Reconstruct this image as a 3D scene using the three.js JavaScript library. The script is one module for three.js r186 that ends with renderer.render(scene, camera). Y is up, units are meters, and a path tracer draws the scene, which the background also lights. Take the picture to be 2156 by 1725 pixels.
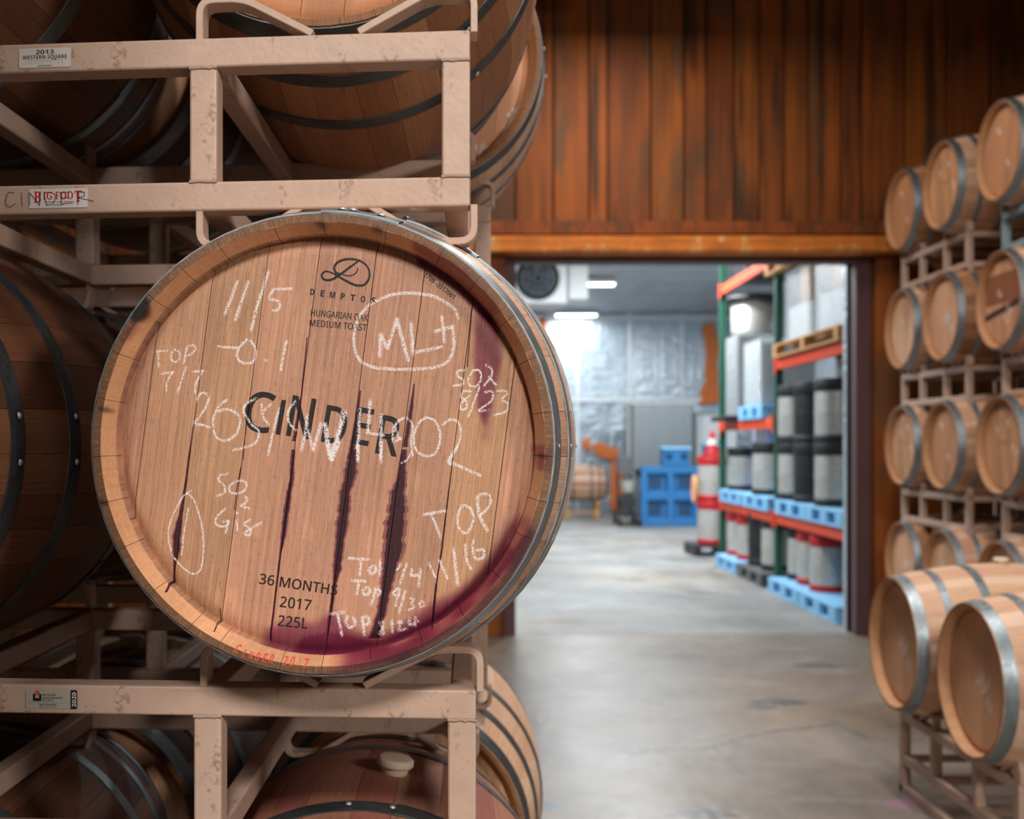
import * as THREE from 'three';
import { RoundedBoxGeometry } from 'three/addons/geometries/RoundedBoxGeometry.js';
import { mergeGeometries } from 'three/addons/utils/BufferGeometryUtils.js';
import { RectAreaLightUniformsLib } from 'three/addons/lights/RectAreaLightUniformsLib.js';

// ------------------------------------------------------------------ camera, light, exposure
const W = 2156, H = 1725, F = 2400, CX = 990, CY = 935, EYE = 1.56;   // focal length and horizon of the photograph, in its pixels
const scene = new THREE.Scene();
scene.background = new THREE.Color(0x000000);
const camera = new THREE.PerspectiveCamera(2 * Math.atan(H / 2 / F) * 180 / Math.PI, W / H, 0.05, 80);
camera.filmGauge = 36;
camera.position.set(0, EYE, 0);
camera.setViewOffset(W, H, W / 2 - CX, H / 2 - CY, W, H);             // a shifted lens: verticals stay vertical
camera.focus = 1.43;
camera.userData.fStop = 4.8;
const renderer = new THREE.WebGLRenderer();
renderer.toneMapping = THREE.LinearToneMapping;
renderer.toneMappingExposure = 1.0;
renderer.shadowMap.enabled = true;
RectAreaLightUniformsLib.init();
// ceiling fixtures: [x, y, depth, width, length, strength, warm?]
const HALL_LIGHTS = [[0.5, 5.0, -4.0, 0.8, 1.6, 150], [0.8, 4.9, 0.45, 0.4, 0.8, 24], [1.3, 4.75, 4.3, 0.35, 1.4, 72], [1.0, 4.95, 7.75, 0.3, 0.9, 66]], WALL_LIGHT = [4.5, 3.4, -3.0, 1.2, 0.6, 105];
const COOLER_LIGHTS = [[0.4, 4.41, 12.2, 0.3, 1.3, 205], [2.3, 4.41, 14.2, 0.3, 1.3, 205], [1.0, 4.41, 17.6, 0.3, 1.3, 205], [2.25, 4.41, 20.4, 0.66, 0.22, 190], [2.35, 4.41, 25.3, 0.9, 0.25, 100], [4.6, 4.41, 18.0, 0.3, 1.3, 230]];
const HALL_COLOUR = new THREE.Color().setRGB(1.0, 0.91, 0.85), COOLER_COLOUR = new THREE.Color().setRGB(0.92, 0.97, 1.0);

// ------------------------------------------------------------------ helpers
let seed = 7;
const rnd = () => { seed = (seed + 0x6D2B79F5) | 0; let t = Math.imul(seed ^ (seed >>> 15), 1 | seed); t = (t + Math.imul(t ^ (t >>> 7), 61 | t)) ^ t; return ((t ^ (t >>> 14)) >>> 0) / 4294967296; };
const rr = (a, b) => a + (b - a) * rnd();
const hash = (x, y) => { let h = Math.imul(x, 374761393) + Math.imul(y, 668265263) | 0; h = Math.imul(h ^ (h >>> 13), 1274126177); return ((h ^ (h >>> 16)) >>> 0) / 4294967296; };
const vn = (x, y) => { const ix = Math.floor(x), iy = Math.floor(y), fx = x - ix, fy = y - iy, u = fx * fx * (3 - 2 * fx), v = fy * fy * (3 - 2 * fy);
  const a = hash(ix, iy), b = hash(ix + 1, iy), c = hash(ix, iy + 1), d = hash(ix + 1, iy + 1); return a + (b - a) * u + (c - a) * v + (a - b - c + d) * u * v; };
const fbm = (x, y, o = 4) => { let s = 0, a = 0.5, t = 0; for (let i = 0; i < o; i++) { s += a * vn(x, y); t += a; x = x * 2.03 + 17.1; y = y * 2.03 + 5.3; a *= 0.5; } return s / t; };
const clamp = (x, a = 0, b = 1) => Math.min(b, Math.max(a, x)), mix = (a, b, t) => a + (b - a) * t, sst = (a, b, x) => { const t = clamp((x - a) / (b - a)); return t * t * (3 - 2 * t); };
const at = (px, py, d) => new THREE.Vector3((px - CX) / F * d, EYE - (py - CY) / F * d, -d);

const taken = new Map();
const numbered = (n) => { const k = taken.get(n) || 0; taken.set(n, k + 1); return k ? n + '_' + String(k).padStart(3, '0') : n; };
function thing(name, label, category, pos = [0, 0, 0], turn = 0, group, kind) {
  const o = new THREE.Group(); o.name = numbered(name); o.position.set(...pos); o.rotation.y = turn; scene.add(o);
  o.userData = { label, category }; if (group) o.userData.group = group; if (kind) o.userData.kind = kind;
  return o;
}
function part(name, geo, m, parent, label) {
  const o = new THREE.Mesh(geo, m); o.name = name; o.castShadow = o.receiveShadow = true; parent.add(o); if (label) o.userData.label = label;
  return o;
}
function struct(name, label, category, geo, m) {
  const o = part(name, geo, m, scene); o.userData = { label, category, kind: 'structure' }; return o;
}
function boxUV(g, s = 1, ox = 0, oy = 0) {
  const p = g.attributes.position, n = g.attributes.normal, uv = new Float32Array(p.count * 2);
  for (let i = 0; i < p.count; i++) {
    const ax = Math.abs(n.getX(i)), ay = Math.abs(n.getY(i)), az = Math.abs(n.getZ(i));
    let u, v; if (ax > ay && ax > az) { u = p.getZ(i); v = p.getY(i); } else if (ay > az) { u = p.getX(i); v = p.getZ(i); } else { u = p.getX(i); v = p.getY(i); }
    uv[2 * i] = u * s + ox; uv[2 * i + 1] = v * s + oy;
  }
  g.setAttribute('uv', new THREE.BufferAttribute(uv, 2)); return g;
}
const rbox = (w, h, d, x = 0, y = 0, z = 0, r = 0.003, seg = 1) => { const g = new RoundedBoxGeometry(w, h, d, seg, Math.min(r, w / 2.1, h / 2.1, d / 2.1)); g.translate(x, y, z); return boxUV(g); };
const box = (w, h, d, x = 0, y = 0, z = 0) => { const g = new THREE.BoxGeometry(w, h, d); g.translate(x, y, z); return boxUV(g); };
const cyl = (r1, r2, h, x = 0, y = 0, z = 0, n = 20) => new THREE.CylinderGeometry(r1, r2, h, n).translate(x, y, z);
const merge = (l) => mergeGeometries(l.map((g) => (g.index ? g.toNonIndexed() : g)));
// a mesh put together from smooth grids; each grid may be a material group
class Grid {
  constructor() { this.p = []; this.n = []; this.t = []; this.i = []; this.groups = []; }
  add(nu, nv, f, group = 0) {
    const base = this.p.length / 3, start = this.i.length, pts = [];
    for (let a = 0; a <= nu; a++) for (let b = 0; b <= nv; b++) { const q = f(a, b); pts.push(new THREE.Vector3(q[0], q[1], q[2])); this.p.push(q[0], q[1], q[2]); this.t.push(q[3], q[4]); }
    const nr = pts.map(() => new THREE.Vector3()), e1 = new THREE.Vector3(), e2 = new THREE.Vector3(), id = (a, b) => a * (nv + 1) + b;
    for (let a = 0; a < nu; a++) for (let b = 0; b < nv; b++) for (const [x, y, z] of [[id(a, b), id(a + 1, b), id(a + 1, b + 1)], [id(a, b), id(a + 1, b + 1), id(a, b + 1)]]) {
      e1.subVectors(pts[y], pts[x]); e2.subVectors(pts[z], pts[x]); e1.cross(e2); nr[x].add(e1); nr[y].add(e1); nr[z].add(e1); this.i.push(base + x, base + y, base + z);
    }
    for (const v of nr) { v.normalize(); if (!v.lengthSq()) v.set(0, 0, 1); this.n.push(v.x, v.y, v.z); }
    this.groups.push([start, this.i.length - start, group]);
  }
  build(multi) {
    const g = new THREE.BufferGeometry(); g.setAttribute('position', new THREE.Float32BufferAttribute(this.p, 3)); g.setAttribute('normal', new THREE.Float32BufferAttribute(this.n, 3)); g.setAttribute('uv', new THREE.Float32BufferAttribute(this.t, 2)); g.setIndex(this.i);
    if (multi) for (const q of this.groups) g.addGroup(...q);
    return g;
  }
}

// ------------------------------------------------------------------ textures
function canvas(w, h) { const c = document.createElement('canvas'); c.width = w; c.height = h; return [c, c.getContext('2d')]; }
function pix(w, h, f, srgb = true, wrap = true) {       // f(x, y) -> [r, g, b] in 0..255
  const data = new Uint8Array(w * h * 4);
  for (let y = 0; y < h; y++) for (let x = 0; x < w; x++) { const c = f(x, y), i = (y * w + x) * 4; if (typeof c === 'number') data[i] = data[i + 1] = data[i + 2] = clamp(c, 0, 255); else { data[i] = clamp(c[0], 0, 255); data[i + 1] = clamp(c[1], 0, 255); data[i + 2] = clamp(c[2], 0, 255); } data[i + 3] = 255; }
  const t = new THREE.DataTexture(data, w, h); t.magFilter = THREE.LinearFilter; t.minFilter = THREE.LinearFilter; if (srgb) t.colorSpace = THREE.SRGBColorSpace; if (wrap) t.wrapS = t.wrapT = THREE.MirroredRepeatWrapping; t.needsUpdate = true; return t;
}
function canvasTex(c, srgb = true) { const t = new THREE.CanvasTexture(c); if (srgb) t.colorSpace = THREE.SRGBColorSpace; return t; }
const std = (o) => new THREE.MeshStandardMaterial({ side: THREE.DoubleSide, ...o });
const grainHeight = (u, v) => 0.5 * vn(u * 900, v * 9) + 0.3 * vn(u * 320 + 9, v * 5) + 0.2 * vn(u * 1500, v * 30);   // u across the grain, v along it, metres
const oakMap = pix(1024, 512, (x, y) => { const along = x / 1024, ac = y / 512 * 0.5, g = grainHeight(ac, along * 1.0), b = fbm(along * 5, ac * 40, 3), d = vn(ac * 1300, along * 26) > 0.86 ? 0.86 : 1; const k = (0.80 + 0.16 * g + 0.10 * b) * d; return [255 * k, 255 * k * (0.985 + 0.015 * b), 255 * k * (0.96 + 0.04 * b)]; });
oakMap.repeat.set(1, 2);
const oakBump = pix(1024, 512, (x, y) => 255 * grainHeight(y / 512 * 0.5, x / 1024), false); oakBump.repeat.set(1, 2);
const speckle = pix(512, 512, (x, y) => 255 * (0.6 * vn(x / 2.2, y / 2.2) + 0.4 * fbm(x / 30, y / 30, 3)), false);
const paintMap = pix(1024, 1024, (x, y) => { const n = fbm(x / 60, y / 60, 4), s = fbm(x / 11, y / 11, 3); let k = 0.94 + 0.08 * n; const dirt = sst(0.62, 0.78, fbm(x / 35 + 40, y / 90, 5)) * sst(0.45, 0.7, s); k *= 1 - 0.18 * dirt; if (hash(x >> 1, y >> 1) > 0.9992) k *= 0.5; return [255 * k, 255 * k * (1 - 0.03 * dirt), 255 * k * (1 - 0.07 * dirt)]; });
paintMap.repeat.set(2.2, 2.2);
const galvMap = pix(512, 512, (x, y) => { const n = fbm(x / 40, y / 18, 4), s = vn(x / 6, y / 3); return [200 + 50 * n - 18 * s, 204 + 48 * n - 18 * s, 206 + 48 * n - 18 * s]; });
galvMap.repeat.set(3, 3);
const galvRough = pix(512, 512, (x, y) => 255 * (0.34 + 0.3 * fbm(x / 25, y / 9, 4)), false); galvRough.repeat.set(3, 3);

// ------------------------------------------------------------------ materials
const oakTint = (hex) => std({ color: hex, map: oakMap, bumpMap: oakBump, bumpScale: 0.0006, roughness: 0.62 });
const OAK = ['#dcb193', '#d2a586', '#e3bc9f', '#cc9e80'].map(oakTint);                        // pale new oak
const OAK_PALE = ['#ebc6a8', '#e4ba9a', '#efcfb5', '#dfb294'].map(oakTint);                 // freshest oak
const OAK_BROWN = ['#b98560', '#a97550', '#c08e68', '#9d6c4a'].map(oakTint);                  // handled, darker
const OAK_SHADED = ['#7a4e35', '#6d442d', '#82563b', '#643d28'].map(oakTint);                 // oak coloured darker to stand in for shade in the left racks
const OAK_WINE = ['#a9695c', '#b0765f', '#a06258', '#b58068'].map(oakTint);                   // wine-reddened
const RIM = oakTint('#c9976c'), RIM_DARK = oakTint('#8d6038');
const M = {
  galv: std({ color: '#a9b4ba', map: galvMap, roughnessMap: galvRough, metalness: 0.9, roughness: 1 }),
  hoopDark: std({ color: '#747b7f', map: galvMap, roughnessMap: galvRough, metalness: 0.85, roughness: 1.1 }),
  beige: std({ color: '#bfa492', map: paintMap, roughness: 0.5, bumpMap: speckle, bumpScale: 0.0004 }),
  blueGrey: std({ color: '#8298a0', map: paintMap, roughness: 0.5 }),
  rubber: std({ color: '#17181a', roughness: 0.55, bumpMap: speckle, bumpScale: 0.0006 }),
  redRubber: std({ color: '#b3141c', roughness: 0.5, bumpMap: speckle, bumpScale: 0.0006 }),
  steel: std({ color: '#e6e0d6', map: galvMap, metalness: 0.5, roughness: 0.4 }),
  bung: std({ color: '#e3d2b8', roughness: 0.55 }),
  green: std({ color: '#0f4a36', roughness: 0.5 }), orange: std({ color: '#d8431a', roughness: 0.5 }),
  bluePlastic: std({ color: '#24679e', roughness: 0.45, bumpMap: speckle, bumpScale: 0.0008 }), lightBlue: std({ color: '#7db9e2', roughness: 0.45, bumpMap: speckle, bumpScale: 0.0008 }), blackPlastic: std({ color: '#26272a', roughness: 0.5 }), greyPlastic: std({ color: '#55585b', roughness: 0.5 }),
  jamb: std({ color: '#5b3f40', roughness: 0.55, bumpMap: speckle, bumpScale: 0.0008 }),
  white: std({ color: '#dcdedd', roughness: 0.5 }), card: std({ color: '#b58a5a', roughness: 0.85 }),
  tank: std({ color: '#a6aaab', metalness: 0.7, roughness: 0.45, map: galvMap }), dark: std({ color: '#1c1e20', roughness: 0.6 }),
  wrap: new THREE.MeshPhysicalMaterial({ color: '#eef2f4', roughness: 0.18, transmission: 0.75, thickness: 0, ior: 1.4, bumpMap: speckle, bumpScale: 0.004, side: THREE.DoubleSide }),
  palletWood: std({ color: '#d09a62', map: oakMap, roughness: 0.75 }), foam: std({ color: '#f58748', roughness: 0.8, bumpMap: speckle, bumpScale: 0.01 }),
  hallGlow: std({ color: '#ffffff', emissive: HALL_COLOUR, emissiveIntensity: 4 }), coolerGlow: std({ color: '#ffffff', emissive: COOLER_COLOUR, emissiveIntensity: 6 }), housing: std({ color: '#c8cacb', roughness: 0.5 }),
};

// ------------------------------------------------------------------ the setting
const WALL = 9.36, BACK = 26, DX0 = 0.37, DX1 = 3.14, DTOP = 3.07;
// floor texture, 8 m a side: x = -2..6, depth = 2..10, drawn where the photograph shows each mark
const floorMap = (() => {
  const S = 2048, k = 256, [c, x] = canvas(S, S), im = x.createImageData(S, S), d = im.data;
  for (let j = 0; j < S; j++) for (let i = 0; i < S; i++) {
    const a = i / k, b = j / k, n = fbm(a * 1.3, b * 1.3, 5), f = fbm(a * 9, b * 9, 3), g = hash(i, j), w = sst(0.45, 0.68, fbm(a * 0.7 + 8, b * 1.1 + 3, 4));
    const kk = 0.64 + 0.46 * n + 0.18 * f + 0.03 * (g - 0.5), o = (j * S + i) * 4;
    d[o] = 150 * kk * (1 - 0.02 * w); d[o + 1] = 146 * kk * (1 - 0.07 * w); d[o + 2] = 140 * kk * (1 - 0.14 * w); d[o + 3] = 255;
  }
  x.putImageData(im, 0, 0);
  const F2 = (px, py) => { const z = EYE * F / (py - CY), X = (px - CX) * z / F; return [(X + 2) * k, (z - 2) * k]; };
  const line = (pts, w, col) => { for (let q = 0; q < pts.length - 1; q++) { const [x0, y0] = F2(...pts[q]), [x1, y1] = F2(...pts[q + 1]), n = Math.ceil(Math.hypot(x1 - x0, y1 - y0) / 2); for (let s = 0; s < n; s++) { const t = s / n, ww = w * rr(0.3, 1.2); x.fillStyle = col; x.globalAlpha = rr(0.25, 0.8); x.fillRect(mix(x0, x1, t) + rr(-w, w) * 0.6, mix(y0, y1, t) + rr(-w, w) * 0.6, ww, ww); } } x.globalAlpha = 1; };
  const blob = (px, py, rx, ry, col, a) => { const [cx, cy] = F2(px, py); for (let s = 0; s < 260; s++) { const th = rr(0, 6.283), q = Math.sqrt(rnd()); x.globalAlpha = a * rr(0.2, 0.9) * 0.5; x.fillStyle = col; x.beginPath(); x.ellipse(cx + Math.cos(th) * q * rx * (0.7 + 0.6 * vn(th * 2, px)), cy + Math.sin(th) * q * ry, rr(2, 7), rr(2, 7), 0, 0, 7); x.fill(); } x.globalAlpha = 1; };
  line([[1320, 1585], [1400, 1578], [1480, 1580], [1545, 1560], [1600, 1545], [1690, 1535], [1760, 1525], [1830, 1560]], 6, '#5e5f5e');
  line([[1320, 1588], [1370, 1583]], 14, '#4d4f4f');
  line([[1760, 1530], [1800, 1575], [1860, 1620], [1900, 1665], [1930, 1700], [1950, 1725]], 10, '#9aa0a2');
  line([[1600, 1690], [1700, 1685], [1800, 1690], [1900, 1690]], 9, '#8d9294'); line([[1270, 1625], [1310, 1590], [1300, 1640]], 9, '#8b8c8b');
  line([[1130, 1335], [1300, 1338], [1500, 1338], [1810, 1336]], 5, '#5a5c5d');
  blob(1640, 1480, 45, 22, '#55585a', 1); blob(1600, 1490, 22, 12, '#606264', 0.9); blob(1740, 1400, 62, 40, '#6e7274', 0.8); blob(1790, 1370, 60, 60, '#7c8184', 0.7); blob(1720, 1402, 40, 16, '#4e5152', 1);
  blob(1915, 1695, 26, 16, '#a483a0', 1); blob(1158, 1698, 14, 8, '#5c7186', 1); blob(1260, 1685, 30, 10, '#8a8682', 0.8); blob(1480, 1716, 34, 14, '#4c4b48', 1); blob(1240, 1395, 20, 14, '#8c8a86', 0.8); blob(1180, 1115, 90, 30, '#74777a', 0.7); blob(1900, 1530, 30, 16, '#6d6a66', 0.7);
  const t = canvasTex(c); t.flipY = false; t.wrapS = t.wrapT = THREE.MirroredRepeatWrapping; return t;
})();
const floorRough = pix(512, 512, (x, y) => 255 * (0.36 + 0.34 * fbm(x / 40, y / 40, 5)), false);
const floorMat = std({ color: '#e2d8cc', map: floorMap, roughnessMap: floorRough, roughness: 0.72, bumpMap: speckle, bumpScale: 0.002 });
const coolFloorMat = std({ color: '#e0e4e8', map: floorMap, roughnessMap: floorRough, roughness: 0.95, bumpMap: speckle, bumpScale: 0.002 });
function slab(x0, x1, z0, z1, m, name, parent) {   // depth z0..z1, top at y = 0
  const g = new THREE.BoxGeometry(x1 - x0 - 0.008, 0.2, z1 - z0 - 0.008).translate((x0 + x1) / 2, -0.1, -(z0 + z1) / 2), p = g.attributes.position, uv = g.attributes.uv;
  for (let i = 0; i < p.count; i++) uv.setXY(i, (p.getX(i) + 2) / 8, (-p.getZ(i) - 2) / 8);
  return part(name, g, m, parent);
}
const floor = thing('floor', 'stained grey concrete floor of the barrel hall and the cold room behind the opening', 'floor', [0, 0, 0], 0, null, 'structure');
slab(-6, 6, -11, WALL - 0.02, floorMat, 'slab', floor); slab(-4, 8, WALL - 0.02, BACK + 0.4, coolFloorMat, 'slab', floor);
part('joint_bed', box(14, 0.1, 38, 1, -0.19, -7.5), M.dark, floor);

// back wall of orange-stained boards
const boardMap = pix(1024, 2048, (x, y) => {
  const a = x / 1024 * 2, b = y / 2048 * 4, s = fbm(a * 30, b * 1.2, 4), f = vn(a * 160, b * 3), patch = fbm(a * 3.2, b * 1.6 + 7, 5), grey = sst(0.56, 0.74, fbm(a * 5 + 30, b * 1.8, 5)), dk = sst(0.58, 0.8, fbm(a * 9 + 3, b * 0.6, 3));
  let k = 0.62 + 0.34 * s + 0.1 * f + 0.34 * (patch - 0.4); k *= 1 - 0.45 * dk;
  return [mix(172, 122, grey * 0.75) * k, mix(94, 88, grey * 0.75) * k, mix(18, 58, grey * 0.75) * k];
});
const boardMats = [0, 1, 2, 3].map((i) => { const m = std({ color: ['#ffffff', '#e8dcd2', '#f6ecdf', '#dcd0c8'][i], map: boardMap.clone(), bumpMap: speckle, bumpScale: 0.002, roughness: 0.68 }); return m; });
const wallBack = thing('wall_back', 'tall back wall of orange-stained vertical boards above the wide opening', 'wall', [0, 0, 0], 0, null, 'structure');
const boardEdges = [-4.4]; { const px = [1020, 1085, 1165, 1240, 1279, 1370, 1440, 1487, 1545, 1598, 1650, 1700, 1770, 1812, 1903, 1990, 2080, 2170]; let e = -4.4; const first = (px[0] - CX) / F * WALL; while (e < first - 0.45) { e += rr(0.3, 0.42); boardEdges.push(e); } for (const q of px) boardEdges.push((q - CX) / F * WALL); }
for (let i = 0; i < boardEdges.length - 1; i++) {
  const x0 = boardEdges[i], x1 = boardEdges[i + 1], low = x1 < DX0 - 0.2 || x0 > DX1 + 0.2 ? 0 : DTOP + 0.16, w = x1 - x0, lift = rr(0, 0.014);
  const g = rbox(w - 0.012, 6.05 - low, 0.03, 0, 0, 0, 0.006), o = rr(0, 2), uv = g.attributes.uv; for (let q = 0; q < uv.count; q++) uv.setXY(q, uv.getX(q) / 2 + o, uv.getY(q) / 4 + o * 0.7);
  g.translate((x0 + x1) / 2, (6.05 + low) / 2, -WALL + lift); part('board', g, boardMats[Math.floor(rr(0, 4))], wallBack);
}
const wallDark = std({ color: '#2b1a10', roughness: 0.8 });
part('backing', merge([box(4.4 + DX0, 6.1, 0.12, (-4.4 + DX0) / 2, 3.05, -WALL - 0.09), box(4.9 - DX1, 6.1, 0.12, (4.9 + DX1) / 2, 3.05, -WALL - 0.09), box(DX1 - DX0, 6.1 - DTOP, 0.12, (DX0 + DX1) / 2, (6.1 + DTOP) / 2, -WALL - 0.09)]), wallDark, wallBack);
const timberUV = (g) => { const uv = g.attributes.uv; for (let i = 0; i < uv.count; i++) { const u = uv.getX(i), v = uv.getY(i); uv.setXY(i, u / 2 + 0.13, v / 4); } return g; };
const worn = pix(1024, 256, (x, y) => { const n = fbm(x / 40, y / 14, 5), s = fbm(x / 160, y / 6, 3), pale = sst(0.56, 0.75, fbm(x / 60 + 9, y / 30, 5)); const k = 0.7 + 0.4 * s; return [mix(232, 240, pale) * k, mix(132, 182, pale) * k, mix(40, 122, pale) * k]; });
const header = thing('timber_header', 'rough orange timber beam lying across the top of the opening', 'beam', [0, 0, 0], 0, null, 'structure');
const hg = rbox(3.75, 0.13, 0.3, 1.62, DTOP + 0.085, -WALL + 0.14, 0.014, 2); part('beam', hg, std({ map: worn, roughness: 0.7, bumpMap: speckle, bumpScale: 0.004 }), header);
part('trim_board', rbox(3.7, 0.11, 0.03, 1.62, DTOP + 0.26, -WALL + 0.035, 0.006), boardMats[1], header);
const frame = thing('door_1', 'purplish brown steel door frame of the wide opening', 'door frame', [0, 0, 0], 0, null, 'structure');
part('jamb', rbox(0.09, DTOP, 0.18, DX0 - 0.045, DTOP / 2, -WALL - 0.02, 0.006), M.jamb, frame); part('jamb', rbox(0.13, DTOP, 0.2, DX1 + 0.065, DTOP / 2, -WALL - 0.02, 0.006), M.jamb, frame); part('head', rbox(DX1 - DX0 + 0.2, 0.05, 0.18, (DX0 + DX1) / 2, DTOP, -WALL - 0.03, 0.006), M.jamb, frame);
for (const [nm, x0, x1] of [['left', DX0 - 0.26, DX0 - 0.09], ['right', DX1 + 0.14, DX1 + 0.36]]) {
  const p = thing('timber_post', nm === 'left' ? 'orange timber post left of the opening, mostly behind the front barrels' : 'orange brown timber post right of the opening beside the tall stacks', 'post', [(x0 + x1) / 2, 0, -WALL + 0.08], 0, null, 'structure');
  part('timber', timberUV(rbox(x1 - x0, DTOP + 0.02, 0.16, 0, (DTOP + 0.02) / 2, 0, 0.012, 2)), boardMats[2], p);
}
// hall shell
struct('wall_left', 'dark wall left of the barrel racks', 'wall', box(0.2, 6.2, 20.4, -4.5, 3.1, 0.7), wallDark);
struct('wall_right', 'dark brown wall behind the tall barrel stacks', 'wall', box(0.2, 6.2, 20.4, 4.72, 3.1, 0.7), wallDark);
struct('wall_front', 'hall wall behind the camera', 'wall', box(9.6, 6.2, 0.2, 0.1, 3.1, 10.9), std({ color: '#4d3320', roughness: 0.8 }));
struct('ceiling', 'dark hall ceiling', 'ceiling', box(9.6, 0.2, 20.4, 0.1, 6.15, 0.7), wallDark);

// cold room: silver foil sheets with white tape
const foilBump = pix(1024, 1024, (x, y) => { let v = 0; for (let o = 0; o < 4; o++) { const s = 90 / 2 ** o, n = vn(x / s + o * 13, y / s + o * 7); v += Math.abs(n - 0.5) * 2 / 2 ** o; } return 255 * clamp(v / 1.9); }, false);
const foilTone = pix(512, 512, (x, y) => { const n = fbm(x / 50, y / 70, 5); return [196 + 50 * n, 204 + 46 * n, 210 + 44 * n]; });
const foilMats = ['#dde4e8', '#cfd8de', '#e6ebee'].map((c) => std({ color: c, map: foilTone, metalness: 0.55, roughness: 0.32, bumpMap: foilBump, bumpScale: 0.014 }));
const tape = std({ color: '#e6ebee', roughness: 0.45, metalness: 0.3 });
const CW0 = -3.2, CW1 = 6.6, CH = 4.55;
const cwall = thing('wall_cooler', 'silver foil insulation sheets with pale tape seams on the far cold room wall', 'wall', [0, 0, 0], 0, null, 'structure');
part('backing', box(CW1 - CW0, CH, 0.1, (CW0 + CW1) / 2, CH / 2, -BACK - 0.1), M.white, cwall);
const xs = []; for (let x = 3.63 - 1.19 * 5; x < CW1 + 1.2; x += 1.19) xs.push(x);
for (let i = 0; i < xs.length - 1; i++) for (const [y0, y1] of [[0, 2.57], [2.57, CH]]) {
  const a = Math.max(xs[i], CW0), b = Math.min(xs[i + 1], CW1); if (b - a < 0.1) continue;
  const g = rbox(b - a - 0.02, y1 - y0 - 0.02, 0.02, 0, 0, 0, 0.004), o = rr(0, 3), uv = g.attributes.uv; for (let q = 0; q < uv.count; q++) uv.setXY(q, uv.getX(q) / 2 + o, uv.getY(q) / 2 + o);
  g.rotateX(rr(-0.006, 0.006)); g.rotateY(rr(-0.008, 0.008)); g.translate((a + b) / 2, (y0 + y1) / 2, -BACK + rr(-0.01, 0.01)); part('foil_sheet', g, foilMats[i % 3], cwall);
}
for (const x of xs) if (x > CW0 && x < CW1) part('tape', box(0.09, CH, 0.006, x, CH / 2, -BACK + 0.04), tape, cwall);
part('tape', box(CW1 - CW0, 0.1, 0.006, (CW0 + CW1) / 2, 2.57, -BACK + 0.044), tape, cwall); part('tape', box(CW1 - CW0, 0.14, 0.006, (CW0 + CW1) / 2, CH - 0.12, -BACK + 0.044), tape, cwall);
const foilUV = (g) => { const uv = g.attributes.uv; for (let q = 0; q < uv.count; q++) uv.setXY(q, uv.getX(q) / 2, uv.getY(q) / 2); return g; };
struct('wall_cooler_left', 'foil-clad left wall of the cold room', 'wall', foilUV(box(0.12, CH, BACK - WALL, CW0 - 0.06, CH / 2, -(BACK + WALL) / 2 - 0.15)), foilMats[0]);
struct('wall_cooler_right', 'foil-clad right wall of the cold room behind the pallet racks', 'wall', foilUV(box(0.12, CH, BACK - WALL, CW1 + 0.06, CH / 2, -(BACK + WALL) / 2 - 0.15)), foilMats[1]);
struct('wall_cooler_front', 'cold room face of the wall around the opening', 'wall', merge([box(DX0 - CW0, CH, 0.08, (CW0 + DX0) / 2, CH / 2, -WALL - 0.2), box(CW1 - DX1, CH, 0.08, (CW1 + DX1) / 2, CH / 2, -WALL - 0.2), box(DX1 - DX0, CH - DTOP, 0.08, (DX0 + DX1) / 2, (CH + DTOP) / 2, -WALL - 0.2)]), foilMats[0]);
struct('ceiling_cooler', 'grey foil ceiling of the cold room', 'ceiling', foilUV(box(CW1 - CW0 + 0.2, 0.12, BACK - WALL, (CW0 + CW1) / 2, CH + 0.06, -(BACK + WALL) / 2 - 0.15)), std({ color: '#d4d8da', map: foilTone, metalness: 0.2, roughness: 0.5, bumpMap: foilBump, bumpScale: 0.02 }));

// ceiling fixtures: a glowing diffuser and an area light of the same size just below it
function fixture(x, y, d, w, l, power, glow, colour, label, group) {
  const t = thing('ceiling_light', label, 'ceiling light', [x, y, -d], 0, group);
  part('housing', rbox(w + 0.06, 0.08, l + 0.06, 0, 0.05, 0, 0.01), M.housing, t); part('diffuser', rbox(w, 0.02, l, 0, 0, 0, 0.006), glow, t);
  part('hanger', merge([cyl(0.004, 0.004, (glow === M.hallGlow ? 6.05 : CH) - y - 0.08, 0, ((glow === M.hallGlow ? 6.05 : CH) - y + 0.08) / 2, -l * 0.3, 6), cyl(0.004, 0.004, (glow === M.hallGlow ? 6.05 : CH) - y - 0.08, 0, ((glow === M.hallGlow ? 6.05 : CH) - y + 0.08) / 2, l * 0.3, 6)]), M.steel, t);
  const s = new THREE.RectAreaLight(colour, power, w, l); s.name = 'light'; s.position.set(0, -0.014, 0); s.rotation.x = -Math.PI / 2; t.add(s);
}
for (const a of HALL_LIGHTS) fixture(...a, M.hallGlow, HALL_COLOUR, 'panel light hanging over the hall aisle, above the frame', 'hall panel lights');
{ const [x, y, d, w, h, power] = WALL_LIGHT, t = thing('wall_light', 'wide wall light on the right hall wall, outside the frame', 'wall light', [x, y, -d]); t.rotation.y = -Math.PI / 2;
  part('housing', rbox(w + 0.06, h + 0.06, 0.1, 0, 0, -0.06, 0.01), M.housing, t); part('diffuser', rbox(w, h, 0.02, 0, 0, 0, 0.006), M.hallGlow, t); const s = new THREE.RectAreaLight(HALL_COLOUR, power, w, h); s.name = 'light'; s.position.set(0, 0, 0.014); s.rotation.y = Math.PI; t.add(s); }
COOLER_LIGHTS.forEach((a, i) => fixture(...a, M.coolerGlow, COOLER_COLOUR, i === 3 ? 'bright white light bar under the cold room ceiling, seen through the opening' : i === 4 ? 'far white light bar glaring where the silver wall meets the ceiling' : 'white panel light of the cold room ceiling hidden above the opening', i === 3 || i === 4 ? undefined : 'cold room panel lights'));  // the far bar is added to make the glare on the foil wall

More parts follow.
